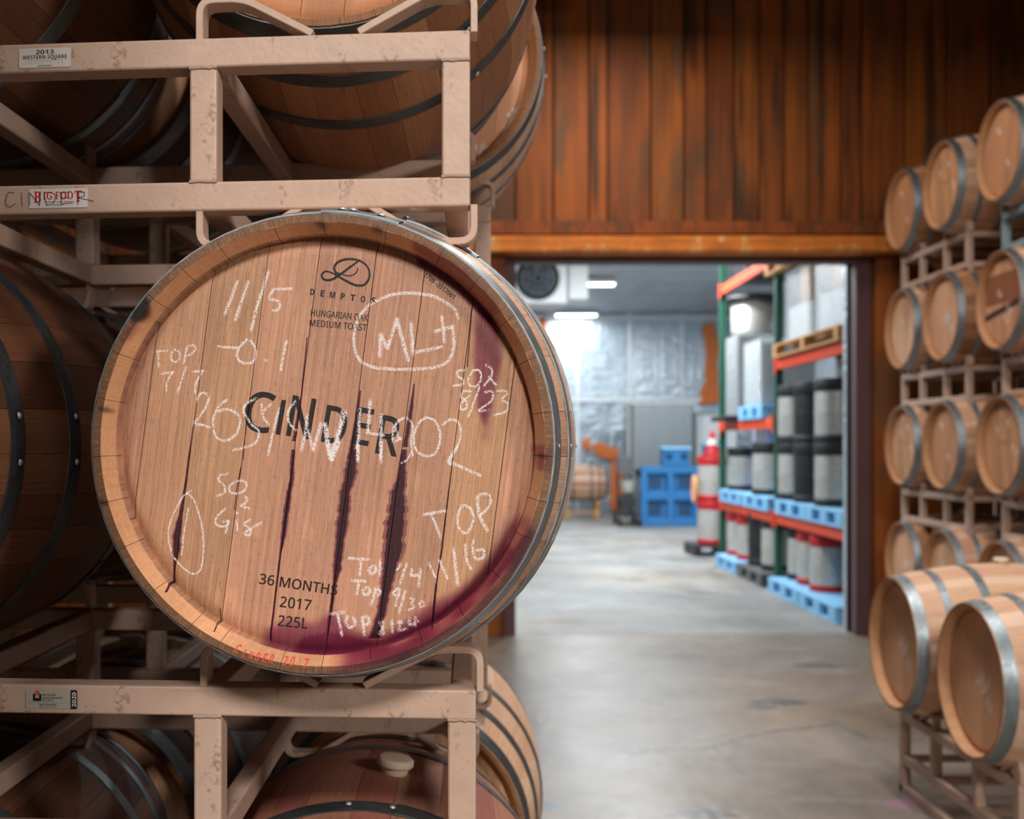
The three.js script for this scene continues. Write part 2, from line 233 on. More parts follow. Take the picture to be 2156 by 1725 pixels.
// ------------------------------------------------------------------ front barrel head: grain, wine stains, print, chalk (drawn in the head's own plane)
const HS = 2048, HK = HS / 0.6;                                 // 0.60 m across
const RH = 0.283, RB = 0.345, BL = 0.95, HEADR = 0.2635, HDEPTH = 0.04, LEAN = 7.3 * Math.PI / 180;
const JOINTS = [-0.231, -0.170, -0.104, -0.040, 0.0315, 0.0946, 0.160, 0.2226];
const hx = (px) => 1024 + (px - 688) * (1.44 / F) * HK, hy = (py) => 1024 + (py - 937) * (1.44 / F) * HK;
const zo = { a: [180, 430], b: [680, 430], c: [180, 930], d: [680, 930] }, zs = 540 / 1725;
const zp = (k, p) => [hx(zo[k][0] + p[0] * zs), hy(zo[k][1] + p[1] * zs)], ZW = zs * (1.44 / F) * HK;
const pairs = (l) => { const o = []; for (let i = 0; i < l.length; i += 2) o.push([l[i], l[i + 1]]); return o; };
function smooth(pts, step = 3) {
  if (pts.length < 3) { const [a, b] = pts, n = Math.max(2, Math.ceil(Math.hypot(b[0] - a[0], b[1] - a[1]) / step)); return Array.from({ length: n + 1 }, (_, i) => [mix(a[0], b[0], i / n), mix(a[1], b[1], i / n)]); }
  const c = new THREE.CatmullRomCurve3(pts.map((p) => new THREE.Vector3(p[0], p[1], 0)), false, 'centripetal'), n = Math.ceil(c.getLength() / step); return c.getSpacedPoints(n).map((v) => [v.x, v.y]);
}
function chalk(x, pts, w, a = 1) {
  for (const [px, py] of smooth(pts, 1.6)) for (let s = 0; s < w * 1.5; s++) { const q = (rnd() + rnd() - 1) * w * 0.62, q2 = rr(-w, w) * 0.5; if (vn((px + q) / 2.6, (py + q2) / 4) < 0.36) continue; x.globalAlpha = a * rr(0.25, 0.8); x.fillStyle = rnd() > 0.5 ? '#f1eff2' : '#dcd9dd'; const z = rr(0.8, 2.4); x.fillRect(px + q, py + q2, z, z); }
  x.globalAlpha = 1;
}
function textAt(x, s, cx, cy, width, height, rot, font = 'sans-serif', weight = '', bold = 0) {   // cap height and width set apart
  x.save(); x.translate(cx, cy); x.rotate(rot); x.font = `${weight} 100px ${font}`; const m = x.measureText(s).width; x.scale(width / m, height / 71.4); x.textAlign = 'left'; x.textBaseline = 'alphabetic'; x.fillText(s, -m / 2, 35.7); if (bold) { x.lineWidth = bold; x.lineJoin = 'round'; x.strokeText(s, -m / 2, 35.7); } x.restore();
}
const [headCanvas, headBumpTex] = (() => {
  const [sc, s] = canvas(HS, HS); s.fillStyle = '#000'; s.fillRect(0, 0, HS, HS);     // stain mask: red = pale wine, green = dark wine, blue = brown black
  const drip = (pts, col, a = 1) => { for (let i = 0; i < pts.length - 1; i++) { const [x0, y0, w0] = pts[i], [x1, y1, w1] = pts[i + 1], n = Math.ceil(Math.hypot(x1 - x0, y1 - y0) / 2); for (let k = 0; k < n; k++) { const t = k / n, yy = y0 + (y1 - y0) * t, w = mix(w0, w1, t) * (0.8 + 0.4 * fbm(yy / 16, 3.5, 3)), l = fbm(yy / 22, 71.5, 3) - 0.5; s.globalAlpha = a; s.fillStyle = col; s.fillRect(mix(x0, x1, t) - w / 2 + l * w * 0.3, mix(y0, y1, t), w, 3); } } s.globalAlpha = 1; };
  const D = (k, l) => { const o = []; for (let i = 0; i < l.length; i += 3) { const p = zp(k, [l[i], l[i + 1]]); o.push([p[0], p[1], l[i + 2] * ZW]); } return o; };
  const wash = (pts, a, blur) => { s.save(); s.filter = `blur(${blur}px)`; s.globalCompositeOperation = 'lighter'; s.fillStyle = `rgb(${Math.round(255 * a)},0,0)`; s.beginPath(); pts.forEach((p, i) => (i ? s.lineTo(hx(p[0]), hy(p[1])) : s.moveTo(hx(p[0]), hy(p[1])))); s.closePath(); s.fill(); s.restore(); };
  wash(pairs([540, 1420, 560, 1330, 610, 1305, 660, 1318, 700, 1290, 745, 1330, 800, 1345, 860, 1310, 905, 1275, 960, 1250, 1000, 1215, 1040, 1165, 1075, 1105, 1105, 1085, 1150, 1140, 1100, 1240, 1000, 1340, 880, 1410, 700, 1440]), 0.62, 16);
  wash(pairs([600, 1400, 640, 1345, 700, 1335, 800, 1360, 900, 1310, 1000, 1240, 1070, 1150, 1110, 1180, 1050, 1280, 900, 1390, 740, 1410]), 0.5, 12);
  wash(pairs([1003, 650, 1050, 680, 1055, 760, 1040, 840, 1020, 900, 1005, 860, 998, 760]), 0.62, 9); wash(pairs([1010, 850, 1040, 850, 1030, 930, 1012, 930]), 0.2, 12);
  wash(pairs([870, 520, 930, 545, 1000, 600, 1050, 660, 1030, 680, 960, 610, 880, 560]), 0.6, 9); wash(pairs([1120, 940, 1165, 935, 1165, 1000, 1128, 990]), 0.5, 7);
  wash(pairs([700, 1430, 900, 1370, 1040, 1250, 1110, 1110, 1150, 1130, 1090, 1260, 930, 1400, 720, 1450]), 0.35, 9);
  for (let i = 0; i < 14; i++) { const t = rr(0, 1), a = mix(0.02, 1.15, t), R = rr(0.268, 0.28); s.save(); s.filter = 'blur(5px)'; s.globalCompositeOperation = 'lighter'; s.fillStyle = 'rgb(110,0,0)'; s.beginPath(); s.ellipse(1024 + Math.sin(a) * R * HK, 1024 + Math.cos(a) * R * HK, rr(20, 60), rr(8, 18), -a, 0, 7); s.fill(); s.restore(); }
  s.globalCompositeOperation = 'lighter';
  const dk = '#00e000', th = '#009000', hal = '#500000';
  const drips = [['a', [1490, 900, 3, 1450, 1300, 6, 1400, 1600, 18]], ['c', [1395, 60, 18, 1385, 250, 22, 1350, 470, 30, 1330, 640, 24, 1308, 760, 7, 1240, 1350, 8]], ['b', [250, 1260, 6, 225, 1450, 14, 180, 1720, 30]], ['d', [205, 60, 34, 185, 200, 66, 150, 350, 56, 130, 560, 62, 110, 700, 46, 95, 850, 46, 80, 950, 20, 50, 1150, 14, 30, 1300, 12]], ['b', [612, 1215, 5, 590, 1400, 18, 550, 1640, 24]], ['d', [545, 60, 26, 530, 200, 38, 505, 350, 78, 490, 550, 108, 470, 750, 108, 450, 850, 84, 412, 1050, 50, 380, 1200, 46, 345, 1330, 60]], ['c', [680, 250, 4, 640, 480, 16, 614, 640, 42, 610, 740, 38, 597, 850, 8, 580, 1000, 12]], ['d', [760, 960, 8, 735, 1250, 10]], ['b', [1000, 700, 3, 970, 1100, 4]]];
  for (const [k, l] of drips) { const q = D(k, l); drip(q.map(([a, b, c]) => [a, b, c * 1.35 + 4]), hal); drip(q, dk, 0.9); }
  drip(D('a', [720, 1500, 4, 690, 1725, 8]), th); drip(D('c', [700, 60, 10, 660, 350, 10]), th); drip(D('a', [1080, 1450, 3, 1060, 1725, 5]), th); drip(D('c', [1045, 180, 8, 1040, 200, 8, 1020, 300, 6, 1000, 470, 5]), th); drip(D('c', [905, 1130, 6, 900, 1260, 8]), th); drip(D('d', [880, 60, 4, 840, 380, 8, 800, 740, 8, 770, 900, 8, 740, 1150, 12]), th);
  s.filter = 'blur(7px)'; s.fillStyle = '#0000ff'; s.beginPath(); s.ellipse(...zp('a', [425, 740]), 34, 56, 0.5, 0, 7); s.fill(); s.fillStyle = '#600000'; s.beginPath(); s.ellipse(...zp('a', [350, 860]), 28, 70, 0.5, 0, 7); s.fill(); s.fillStyle = '#0000a0'; for (const [k, a, b] of [['b', 10, 180], ['b', 385, 215], ['c', 185, 405], ['d', 1470, 105], ['a', 190, 1395]]) { s.beginPath(); s.ellipse(...zp(k, [a, b]), 24, 9, 0.3, 0, 7); s.fill(); }
  const mk = s.getImageData(0, 0, HS, HS).data;
  const [c, x] = canvas(HS, HS), im = x.createImageData(HS, HS), d = im.data, bump = new Uint8Array(HS * HS / 4 * 4), tone = Array.from({ length: 10 }, () => rr(-0.05, 0.05)), hue = Array.from({ length: 10 }, () => rr(0, 1));
  const cs = Math.cos(LEAN), sn = Math.sin(LEAN);
  for (let j = 0; j < HS; j++) for (let i = 0; i < HS; i++) {
    const X = (i - 1024) / HK, Y = (1024 - j) / HK, r = Math.hypot(X, Y), o = (j * HS + i) * 4; let R, G, B, hgt;
    let m0 = mk[o] / 255; const m1 = mk[o + 1] / 255, m2 = mk[o + 2] / 255;
    if (r < HEADR - 0.0005) {
      const u = X * cs - Y * sn, v = X * sn + Y * cs; let b = 0; while (b < 8 && u > JOINTS[b]) b++;
      const wav = u + 0.004 * fbm(u * 14 + b * 9, v * 7, 3) * Math.sin(b * 2.1), g = grainHeight(wav + b * 3.7, v + b), cath = 0.5 + 0.5 * Math.sin(wav * 620 + 5 * fbm(u * 18 + b * 5, v * 5, 3)), ray = vn(u * 260 + b * 4, v * 34) > 0.83 ? 0.05 : 0, fleck = vn(u * 1700, v * 120) > 0.82 ? -0.10 : 0, big = fbm(u * 9 + b * 11, v * 5, 4);
      const k = 0.88 + 0.24 * (g - 0.5) + 0.035 * (cath - 0.5) + ray + fleck + 0.22 * (big - 0.5) + tone[b];
      R = 205 * k; G = mix(152, 159, hue[b]) * k; B = mix(116, 123, 1 - hue[b]) * k; hgt = g * 150 + fleck * 600 + 60; 
      const edge = Math.min(...JOINTS.map((q) => Math.abs(q - u))); if (edge < 0.0005) { R *= 0.8; G *= 0.75; B *= 0.7; }
    } else {
      const a = Math.atan2(X, Y), st = vn(a * 240, r * 60), e = r > 0.2733, k = 0.92 + 0.12 * fbm(a * 40, r * 900, 3) + 0.06 * (st - 0.5) + 0.10 * (vn(a * 4.6, 3) - 0.5);
      R = 212 * k; G = 159 * k; B = 118 * k; hgt = 120;
      if (e) { const t = vn(a * 420, r * 220) * 0.6 + vn(a * 170, r * 90) * 0.4, q = 0.50 + 0.16 * sst(0.4, 0.9, t); R *= q; G *= q * 0.95; B *= q * 0.86; hgt = 70 * t + 40; }
    }
    if (r > HEADR) { const f = Y < 0 ? sst(-0.005, 0.04, X) : 1; m0 *= f * (0.35 + 0.8 * vn(Math.atan2(X, Y) * 9, r * 160)); }
    const gr = 0.55 + 0.75 * hgt / 255, p = clamp(m0 * 1.12 * gr), q = clamp(m1 * 1.05);
    R *= mix(1, 0.52, p); G *= mix(1, 0.14, p); B *= mix(1, 0.44, p);
    const qq = q * (0.82 + 0.18 * gr); R = mix(R, 46, qq * 0.97); G = mix(G, 8, qq * 0.98); B = mix(B, 19, qq * 0.97); R *= 1 - 0.85 * m2; G *= 1 - 0.9 * m2; B *= 1 - 0.9 * m2;
    d[o] = R; d[o + 1] = G; d[o + 2] = B; d[o + 3] = 255; if (!(i & 1) && !(j & 1)) { const z = ((1023 - (j >> 1)) * 1024 + (i >> 1)); bump[z] = clamp(hgt, 0, 255); }
  }
  x.putImageData(im, 0, 0);
  // black print
  x.fillStyle = x.strokeStyle = '#120d0b'; x.lineCap = 'round'; x.globalAlpha = 0.96;
  const T = (s2, px, py, w, h, rot, wt, bold = 2.5) => textAt(x, s2, hx(px), hy(py), w * 2.048, h * 2.048, rot * Math.PI / 180, 'sans-serif', wt, bold);
  const logo = smooth(pairs([757, 550, 735, 566, 712, 583, 694, 592, 681, 590, 677, 581, 685, 574, 701, 578, 725, 592, 750, 603, 766, 602, 776, 590, 777, 573, 768, 558, 748, 549, 724, 549, 708, 557, 703, 568, 708, 577, 716, 579]).map((p) => [hx(p[0]), hy(p[1])]), 2);
  logo.forEach(([a, b], i) => { x.beginPath(); x.arc(a, b, 3.4 + 2.0 * Math.abs(Math.sin(i / logo.length * 9)), 0, 7); x.fill(); });
  smooth(pairs([722, 581, 738, 583, 750, 576, 753, 567]).map((p) => [hx(p[0]), hy(p[1])]), 2).forEach(([a, b]) => { x.beginPath(); x.arc(a, b, 2.6, 0, 7); x.fill(); });
  'DEMPTOS'.split('').forEach((ch, i) => T(ch, 657 + i * 21.4, 617 + i * 3.05, ch === 'M' ? 14 : 10.5, 13, 8, 'bold'));
  T('HUNGARIAN OAK', 714, 666, 122, 13.5, 5.5, ''); T('MEDIUM TOAST', 711, 687, 122, 13.5, 5, '');
  T('1709 -3517001', 926, 604, 82, 10, 38, 'bold', 4);
  for (const [ch, px, py, w, h] of [['C', 544, 869, 66, 82], ['I', 591, 881, 13, 74], ['N', 634, 881, 66, 84], ['D', 704, 897, 60, 76], ['E', 763, 900, 46, 76], ['R', 815, 919, 54, 80]]) { if (ch === 'I') { x.save(); x.translate(hx(px), hy(py)); x.rotate(0.17); x.fillRect(-10, -h * 1.024, 20, h * 2.048); x.restore(); } else { T(ch, px, py, w, h, 10, '', 2.5); } }
  T('36 MONTHS', 628, 1233, 168, 21, 8.6, ''); T('2017', 622, 1273, 68, 22, 7, ''); T('225L', 616, 1312, 64, 22, 6, '');
  x.globalAlpha = 1;
  // chalk
  const K = (k, w, ...ls) => ls.forEach((l) => chalk(x, pairs(l).map((p) => zp(k, p)), w * ZW));
  K('a', 22, [1020, 525, 935, 745], [1092, 525, 1005, 785], [1230, 455, 1195, 560, 1150, 700, 1110, 858]); K('a', 18, [1385, 572, 1262, 578], [1262, 578, 1232, 640, 1290, 655, 1308, 690, 1290, 715, 1255, 722]);
  K('a', 18, [885, 962, 960, 968, 1030, 972], [1085, 915, 1040, 960, 1015, 1020, 1040, 1065, 1090, 1075, 1130, 1060, 1140, 980, 1110, 925, 1085, 915], [1350, 925, 1330, 1010, 1312, 1125], [1205, 1052, 1216, 1058]);
  K('a', 14, [475, 995, 550, 992], [485, 995, 490, 1100], [600, 985, 575, 1010, 575, 1050, 600, 1068, 630, 1040, 630, 1000, 600, 985], [680, 965, 660, 1075], [680, 965, 720, 955, 738, 970, 720, 1005, 680, 1025], [505, 1145, 590, 1135], [585, 1135, 545, 1200, 540, 1265], [675, 1100, 615, 1275], [715, 1135, 790, 1125], [788, 1125, 740, 1210, 735, 1275]);
  K('a', 17, [745, 1330, 765, 1285, 800, 1275, 825, 1300, 815, 1350, 770, 1430, 730, 1480, 780, 1490, 835, 1508], [950, 1320, 900, 1360, 865, 1420, 855, 1490, 870, 1560, 905, 1592, 960, 1590, 1010, 1550, 1035, 1480, 1030, 1430, 985, 1395, 940, 1385, 890, 1400], [1150, 1310, 1090, 1340, 1060, 1385, 1100, 1470, 1165, 1540, 1140, 1610, 1070, 1640, 990, 1660], [1180, 1350, 1195, 1440, 1230, 1490], [1245, 1350, 1190, 1400], [1300, 1380, 1270, 1490, 1225, 1690], [1410, 1330, 1360, 1400, 1370, 1480, 1420, 1530]);
  K('a', 24, [1490, 1420, 1480, 1520, 1450, 1660], [1490, 1520, 1530, 1660], [1530, 1660, 1580, 1480], [1600, 1480, 1640, 1715], [1640, 1715, 1700, 1530]);
  K('b', 24, [15, 1480, 55, 1725], [55, 1725, 150, 1400], [130, 1390, 90, 1640], [245, 1380, 230, 1725], [315, 1330, 300, 1545], [390, 1420, 385, 1725]); K('b', 17, [290, 1545, 410, 1560], [545, 1440, 490, 1480, 500, 1560, 520, 1590], [480, 1480, 470, 1600, 520, 1580], [690, 1440, 640, 1480, 610, 1560, 620, 1650, 670, 1695, 740, 1690, 780, 1620, 780, 1520, 740, 1455, 690, 1440], [800, 1490, 850, 1455, 900, 1465, 925, 1540, 900, 1640, 850, 1725]);
  K('b', 14, [560, 1440, 600, 1490, 590, 1600, 600, 1700]); K('d', 20, [20, 0, 60, 130], [60, 130, 110, 10], [232, 0, 230, 140], [387, 0, 390, 150], [900, 40, 840, 145, 860, 160], [850, 140, 1058, 235]); K('d', 12, [600, 60, 560, 130, 520, 150]);
  K('b', 21, [910, 780, 890, 720, 830, 670, 740, 625, 620, 605, 480, 610, 380, 645, 290, 700, 230, 790, 205, 900, 215, 990, 250, 1060, 330, 1100, 470, 1115, 620, 1115, 760, 1100, 840, 1060, 875, 980, 875, 880, 865, 820]);
  K('b', 27, [385, 880, 378, 1030], [385, 880, 430, 975], [430, 975, 495, 780], [495, 780, 570, 1055], [590, 800, 605, 1020]); K('b', 22, [625, 1000, 800, 965], [745, 862, 870, 830], [798, 755, 815, 935]);
  K('b', 15, [955, 1120, 900, 1130, 900, 1155, 940, 1190, 940, 1215, 870, 1225], [1010, 1120, 975, 1180, 985, 1225, 1030, 1230, 1060, 1180, 1050, 1125, 1010, 1120], [1090, 1085, 1130, 1110, 1130, 1160, 1080, 1225], [1110, 1165, 1165, 1225], [990, 1265, 940, 1265, 925, 1300, 960, 1330, 960, 1380, 925, 1385, 925, 1350, 985, 1290], [1050, 1235, 975, 1435], [1085, 1270, 1135, 1265, 1135, 1320, 1045, 1395, 1120, 1390], [1170, 1260, 1245, 1270, 1200, 1320, 1240, 1345, 1230, 1395, 1150, 1425]);
  K('c', 15, [960, 220, 900, 235, 890, 260, 930, 300, 935, 345, 880, 372], [1000, 275, 965, 310, 970, 345, 1010, 355, 1065, 335, 1080, 290, 1050, 268, 1000, 275], [1070, 375, 1085, 390, 1070, 420, 1040, 440, 1105, 455], [940, 455, 890, 500, 870, 550, 900, 575, 945, 570, 960, 540, 920, 545], [960, 540, 940, 620], [1015, 530, 1020, 610], [1012, 480, 1020, 488], [1105, 530, 1065, 560, 1110, 600, 1100, 635, 1065, 625, 1110, 590, 1180, 550]);
  K('c', 12, [710, 335, 660, 370, 600, 470, 560, 570, 555, 650, 580, 760, 600, 795, 650, 850, 720, 895, 765, 875, 790, 750, 785, 600, 760, 490, 720, 390, 670, 345], [690, 455, 660, 620, 645, 765]);
  K('d', 19, [675, 495, 830, 470], [725, 490, 790, 655], [930, 435, 905, 500, 910, 580, 950, 620, 990, 590, 1010, 510, 980, 445, 930, 435], [1035, 380, 1070, 355, 1120, 370, 1120, 430, 1080, 480, 1050, 500]); K('d', 24, [1035, 380, 1050, 500, 1105, 610], [875, 720, 890, 850, 905, 970]);
  K('d', 19, [710, 820, 755, 920], [780, 800, 835, 930], [955, 695, 965, 800, 995, 865], [1010, 670, 1005, 740, 1030, 795, 1080, 780, 1075, 735, 1030, 735]);
  K('d', 20, [165, 790, 310, 800], [255, 800, 245, 905], [330, 840, 305, 870, 325, 895, 355, 870, 345, 840], [385, 800, 375, 905], [490, 880, 520, 830], [560, 825, 510, 970], [600, 865, 590, 905, 660, 900], [655, 855, 640, 985], [190, 940, 290, 945], [240, 945, 225, 1030], [290, 985, 265, 1010, 285, 1040, 315, 1010, 300, 985], [352, 995, 320, 1110], [352, 995, 385, 1010, 370, 1045], [500, 990, 470, 1030, 510, 1040], [515, 990, 485, 1110], [550, 1010, 510, 1160]);
  K('d', 14, [580, 1060, 612, 1070, 590, 1095, 612, 1115, 570, 1140], [665, 1075, 645, 1100, 660, 1120, 680, 1100, 665, 1075]);
  K('d', 22, [45, 1165, 140, 1152], [95, 1160, 125, 1310], [165, 1180, 150, 1220, 180, 1255, 215, 1225, 200, 1190], [262, 1190, 275, 1310], [262, 1190, 300, 1180, 305, 1225, 275, 1240], [460, 1210, 465, 1290], [500, 1225, 525, 1215, 505, 1275, 560, 1265], [580, 1195, 580, 1240, 640, 1215], [620, 1185, 615, 1250]); chalk(x, pairs([405, 1215, 375, 1225, 400, 1260, 370, 1300, 405, 1300, 400, 1265, 405, 1215]).map((p) => zp('d', p)), 20 * ZW, 0.55);
  // red handwriting along the rim: it stands on the chime, 4 cm nearer
  const rx = (px) => 1024 + (px - 680) * (1.405 / F) * HK, ry = (py) => 1024 + (py - 937) * (1.405 / F) * HK; x.fillStyle = x.strokeStyle = '#d8483c';
  'CINDER 2017'.split('').forEach((ch, i) => { if (ch === ' ') return; const t = i / 10, px = mix(500, 643, t), py = 1368 + 30 * Math.sqrt(t) + 1.5 * t; textAt(x, ch, rx(px), ry(py), ch === 'I' || ch === '1' ? 9 : 19, 28, mix(22, 6, t) * Math.PI / 180, 'sans-serif', '', 6); });
  const bt = new THREE.DataTexture((() => { const o = new Uint8Array(1024 * 1024 * 4); for (let i = 0; i < 1024 * 1024; i++) { o[i * 4] = o[i * 4 + 1] = o[i * 4 + 2] = bump[i]; o[i * 4 + 3] = 255; } return o; })(), 1024, 1024); bt.magFilter = THREE.LinearFilter; bt.needsUpdate = true;
  return [c, bt];
})();
const headFront = std({ map: canvasTex(headCanvas), bumpMap: headBumpTex, bumpScale: 0.0009, roughness: 0.58 });

// other heads: plain oak boards with a few chalk marks or a brand
function headTex(tint, marks, lean) {
  const S = 512, [c, x] = canvas(S, S), im = x.createImageData(S, S), d = im.data, k = S / 0.6, cs = Math.cos(lean), sn = Math.sin(lean), sd = rr(0, 90);
  for (let j = 0; j < S; j++) for (let i = 0; i < S; i++) { const X = (i - S / 2) / k, Y = (S / 2 - j) / k, u = X * cs - Y * sn, v = X * sn + Y * cs, b = Math.floor((u + 0.3) / 0.066), q = 0.88 + 0.12 * grainHeight(u + b, v) + 0.14 * (hash(b + Math.floor(sd), 3) - 0.5) + 0.16 * (fbm(u * 9 + sd, v * 6, 4) - 0.5), o = (j * S + i) * 4; d[o] = tint[0] * q; d[o + 1] = tint[1] * q; d[o + 2] = tint[2] * q; d[o + 3] = 255; }
  x.putImageData(im, 0, 0); marks(x, k); return canvasTex(c);
}
const scrawl = (n) => (x) => { for (let i = 0; i < n; i++) { const a = rr(150, 340), b = rr(140, 370), w = rr(20, 90); chalk(x, [[a, b], [a + w * 0.3, b - 22], [a + w * 0.55, b + 18], [a + w, b - 8]], 12, 0.8); } };
const HEADS = [
  headTex([226, 176, 138], scrawl(4), 0.1), headTex([205, 150, 106], (x) => { scrawl(3)(x); x.fillStyle = '#5b3a26'; x.globalAlpha = 0.6; textAt(x, 'OAK', 256, 240, 110, 30, 0.05); }, -0.15),
  headTex([226, 176, 132], (x) => { x.fillStyle = '#5b4232'; x.globalAlpha = 0.5; textAt(x, '2019', 290, 250, 80, 28, 0); scrawl(1)(x); }, 0), headTex([190, 134, 92], scrawl(2), 0.2),
  headTex([206, 150, 112], (x) => { x.fillStyle = '#7a4224'; x.globalAlpha = 0.75; x.fillRect(60, 120, 400, 150); x.fillStyle = '#2e1a12'; x.globalAlpha = 0.9; x.save(); x.translate(256, 300); x.rotate(-0.15); x.fillRect(-230, -16, 460, 32); x.restore(); x.globalAlpha = 1; scrawl(3)(x); }, 0),
].map((t) => std({ map: t, roughness: 0.6, bumpMap: oakBump, bumpScale: 0.0004 }));
const HEAD_CHALKED = std({ map: headTex([216, 160, 120], (x) => { const q = (l, w = 10) => chalk(x, pairs(l), w); x.setTransform(1, 0, 0, 1, 112, 135); q([345, 210, 330, 225, 345, 240, 335, 260, 322, 250, 345, 225, 345, 210]); x.setTransform(0.62, 0, 0, 0.62, 162, 232); q([352, 300, 332, 305, 345, 320, 335, 335, 322, 328, 350, 310]); q([372, 296, 358, 338]); q([378, 308, 392, 304, 388, 320, 376, 334, 398, 330]); q([402, 300, 416, 306, 406, 316, 416, 326, 402, 334]); q([338, 350, 322, 356, 336, 368, 326, 382, 314, 376, 338, 358]); q([362, 344, 348, 386]); q([366, 358, 380, 354, 376, 370, 366, 382, 386, 380]); q([394, 352, 390, 368, 408, 366]); q([404, 350, 402, 384]); x.setTransform(1, 0, 0, 1, 0, 0); }, 0.1), roughness: 0.6 });

// ------------------------------------------------------------------ barrels (axis along z, front head at +z, group at the lowest point of the bilge)
const rad = (t) => RH + (RB - RH) * (1 - ((t - BL / 2) / (BL / 2)) ** 2);
function staveGeos(n, sd, planar) {
  seed = sd; const w = Array.from({ length: n }, () => rr(0.7, 1.4)), s = w.reduce((a, b) => a + b), out = []; let a0 = 0;
  for (let k = 0; k < n; k++) {
    const a1 = a0 + w[k] / s * Math.PI * 2, da = 0.0011, g = new Grid(), seg = 4, rows = 14, o = rr(0, 4), lo = a0 + da, hi = a1 - da;
    const P = (t, r, j, uvs) => { const a = mix(lo, hi, j / seg), e = j === 0 || j === seg ? 0.0006 : 0, x = Math.sin(a) * (r - e), y = Math.cos(a) * (r - e); return uvs ? [x, y + RB, BL / 2 - t, x / 0.6 + 0.5, y / 0.6 + 0.5] : [x, y + RB, BL / 2 - t, t + o, a * 0.3 + o]; };
    g.add(rows, seg, (i, j) => P(BL * i / rows, rad(BL * i / rows), j), 0);                                                            // outside
    const ch = [[0, RH], [0, 0.2733], [0.028, 0.2625], [HDEPTH + 0.012, 0.2625]];
    for (let q = 0; q < 3; q++) { g.add(1, seg, (i, j) => P(ch[q + 1 - i][0], ch[q + 1 - i][1], j, planar), q === 0 ? 2 : 1); g.add(1, seg, (i, j) => P(BL - ch[q + i][0], ch[q + i][1], j), q === 0 ? 2 : 1); }
    const inner = (t) => (t < HDEPTH + 0.012 || t > BL - HDEPTH - 0.012 ? 0.2625 : rad(t) - 0.03);
    for (const j of [0, seg]) g.add(rows, 1, (i, b) => { const t = BL * i / rows; return P(t, b ? (i === 0 || i === rows ? 0.2733 : inner(t)) : rad(t), j); }, 0);
    out.push(g.build(true)); a0 = a1;
  }
  return out;
}
function headBoards(joints, lean, front) {      // boards of a head, each with recessed joints and a bevel round the circle
  const e = [-HEADR, ...joints, HEADR], cs = Math.cos(lean), sn = Math.sin(lean), rin = 0.2495;
  return e.slice(0, -1).map((u0, b) => {
    const u1 = e[b + 1], us = [u0 + 0.00008, u0 + 0.0002, u0 + 0.0008]; for (let k = 1; k < 6; k++) us.push(mix(u0, u1, k / 6)); us.push(u1 - 0.0008, u1 - 0.0002, u1 - 0.00008);
    const g = new Grid(), R = HEADR - 0.0002;
    g.add(us.length - 1, 26, (i, j) => {
      const u = clamp(us[i], -R + 1e-5, R - 1e-5), V = Math.sqrt(R * R - u * u), q = j / 26 * 2 - 1, v = V * (Math.sign(q) * (1 - (1 - Math.abs(q)) ** 1.6)), r = Math.hypot(u, v), skirt = i === 0 || i === us.length - 1 ? 0.012 : i === 1 || i === us.length - 2 ? 0.0004 : 0;
      const x = u * cs + v * sn, y = -u * sn + v * cs, z = BL / 2 - HDEPTH - 0.008 * sst(rin, R, r) - 0.002 * (r > rin ? 1 : 0) * 0 - skirt;
      return [front ? x : -x, y + RB, front ? z : -z, x / 0.6 + 0.5, y / 0.6 + 0.5];
    });
    return g.build();
  });
}
const HOOPS = [[0.003, 0.047], [0.128, 0.160], [0.285, 0.321]];
function hoopGeo(t0, t1, lapAt = 0.1) {
  const g = new Grid(), n = 72, prof = (off) => [[t0, 0.0002], [t0, off], [t1, off], [t1, 0.0002]];
  const ring = (off, a0, a1, m) => { const p = prof(off); for (let q = 0; q < 3; q++) g.add(m, q === 1 ? 3 : 1, (i, j) => { const a = mix(a0, a1, i / m), f = j / (q === 1 ? 3 : 1), t = mix(p[q][0], p[q + 1][0], f), r = rad(t) + mix(p[q][1], p[q + 1][1], f); return [Math.sin(a) * r, Math.cos(a) * r + RB, BL / 2 - t, a * 0.3, t]; }); };
  ring(0.0022, 0, Math.PI * 2, n); ring(0.0042, lapAt - 0.06, lapAt + 0.28, 10);
  return g.build();
}
const rivetGeo = new THREE.SphereGeometry(0.0062, 12, 6, 0, Math.PI * 2, 0, Math.PI / 2); rivetGeo.scale(1, 0.75, 1);
function rivet(parent, a, t, off = 0.004, s = 1) { const m = part('rivet', rivetGeo, M.steel, parent), r = rad(t) + off; m.position.set(Math.sin(a) * r, Math.cos(a) * r + RB, BL / 2 - t); m.rotation.z = -a; m.scale.setScalar(s); }
const bungGeo = new THREE.LatheGeometry([[0, 0.026], [0.026, 0.026], [0.031, 0.022], [0.0315, 0.014], [0.029, 0.011], [0.024, 0.009], [0.022, -0.02], [0, -0.02]].map((p) => new THREE.Vector2(...p)), 28);
const STAVES = staveGeos(28, 101, false), STAVES_B = staveGeos(30, 202, false), STAVES_FRONT = staveGeos(28, 303, true), JOIN2 = [-0.2, -0.136, -0.07, 0.0, 0.062, 0.13, 0.2];
const BOARDS = headBoards(JOIN2, 0.1, true), REAR = headBoards(JOIN2, 0.1, false), BOARDS_FRONT = headBoards(JOINTS, LEAN, true), HOOP_GEO = HOOPS.map((h, i) => hoopGeo(h[0], h[1], i === 0 ? 0.05 : rr(0.05, 0.4))), HOOP_REAR = HOOPS.map((h, i) => hoopGeo(BL - h[1], BL - h[0], 0.3 + i));
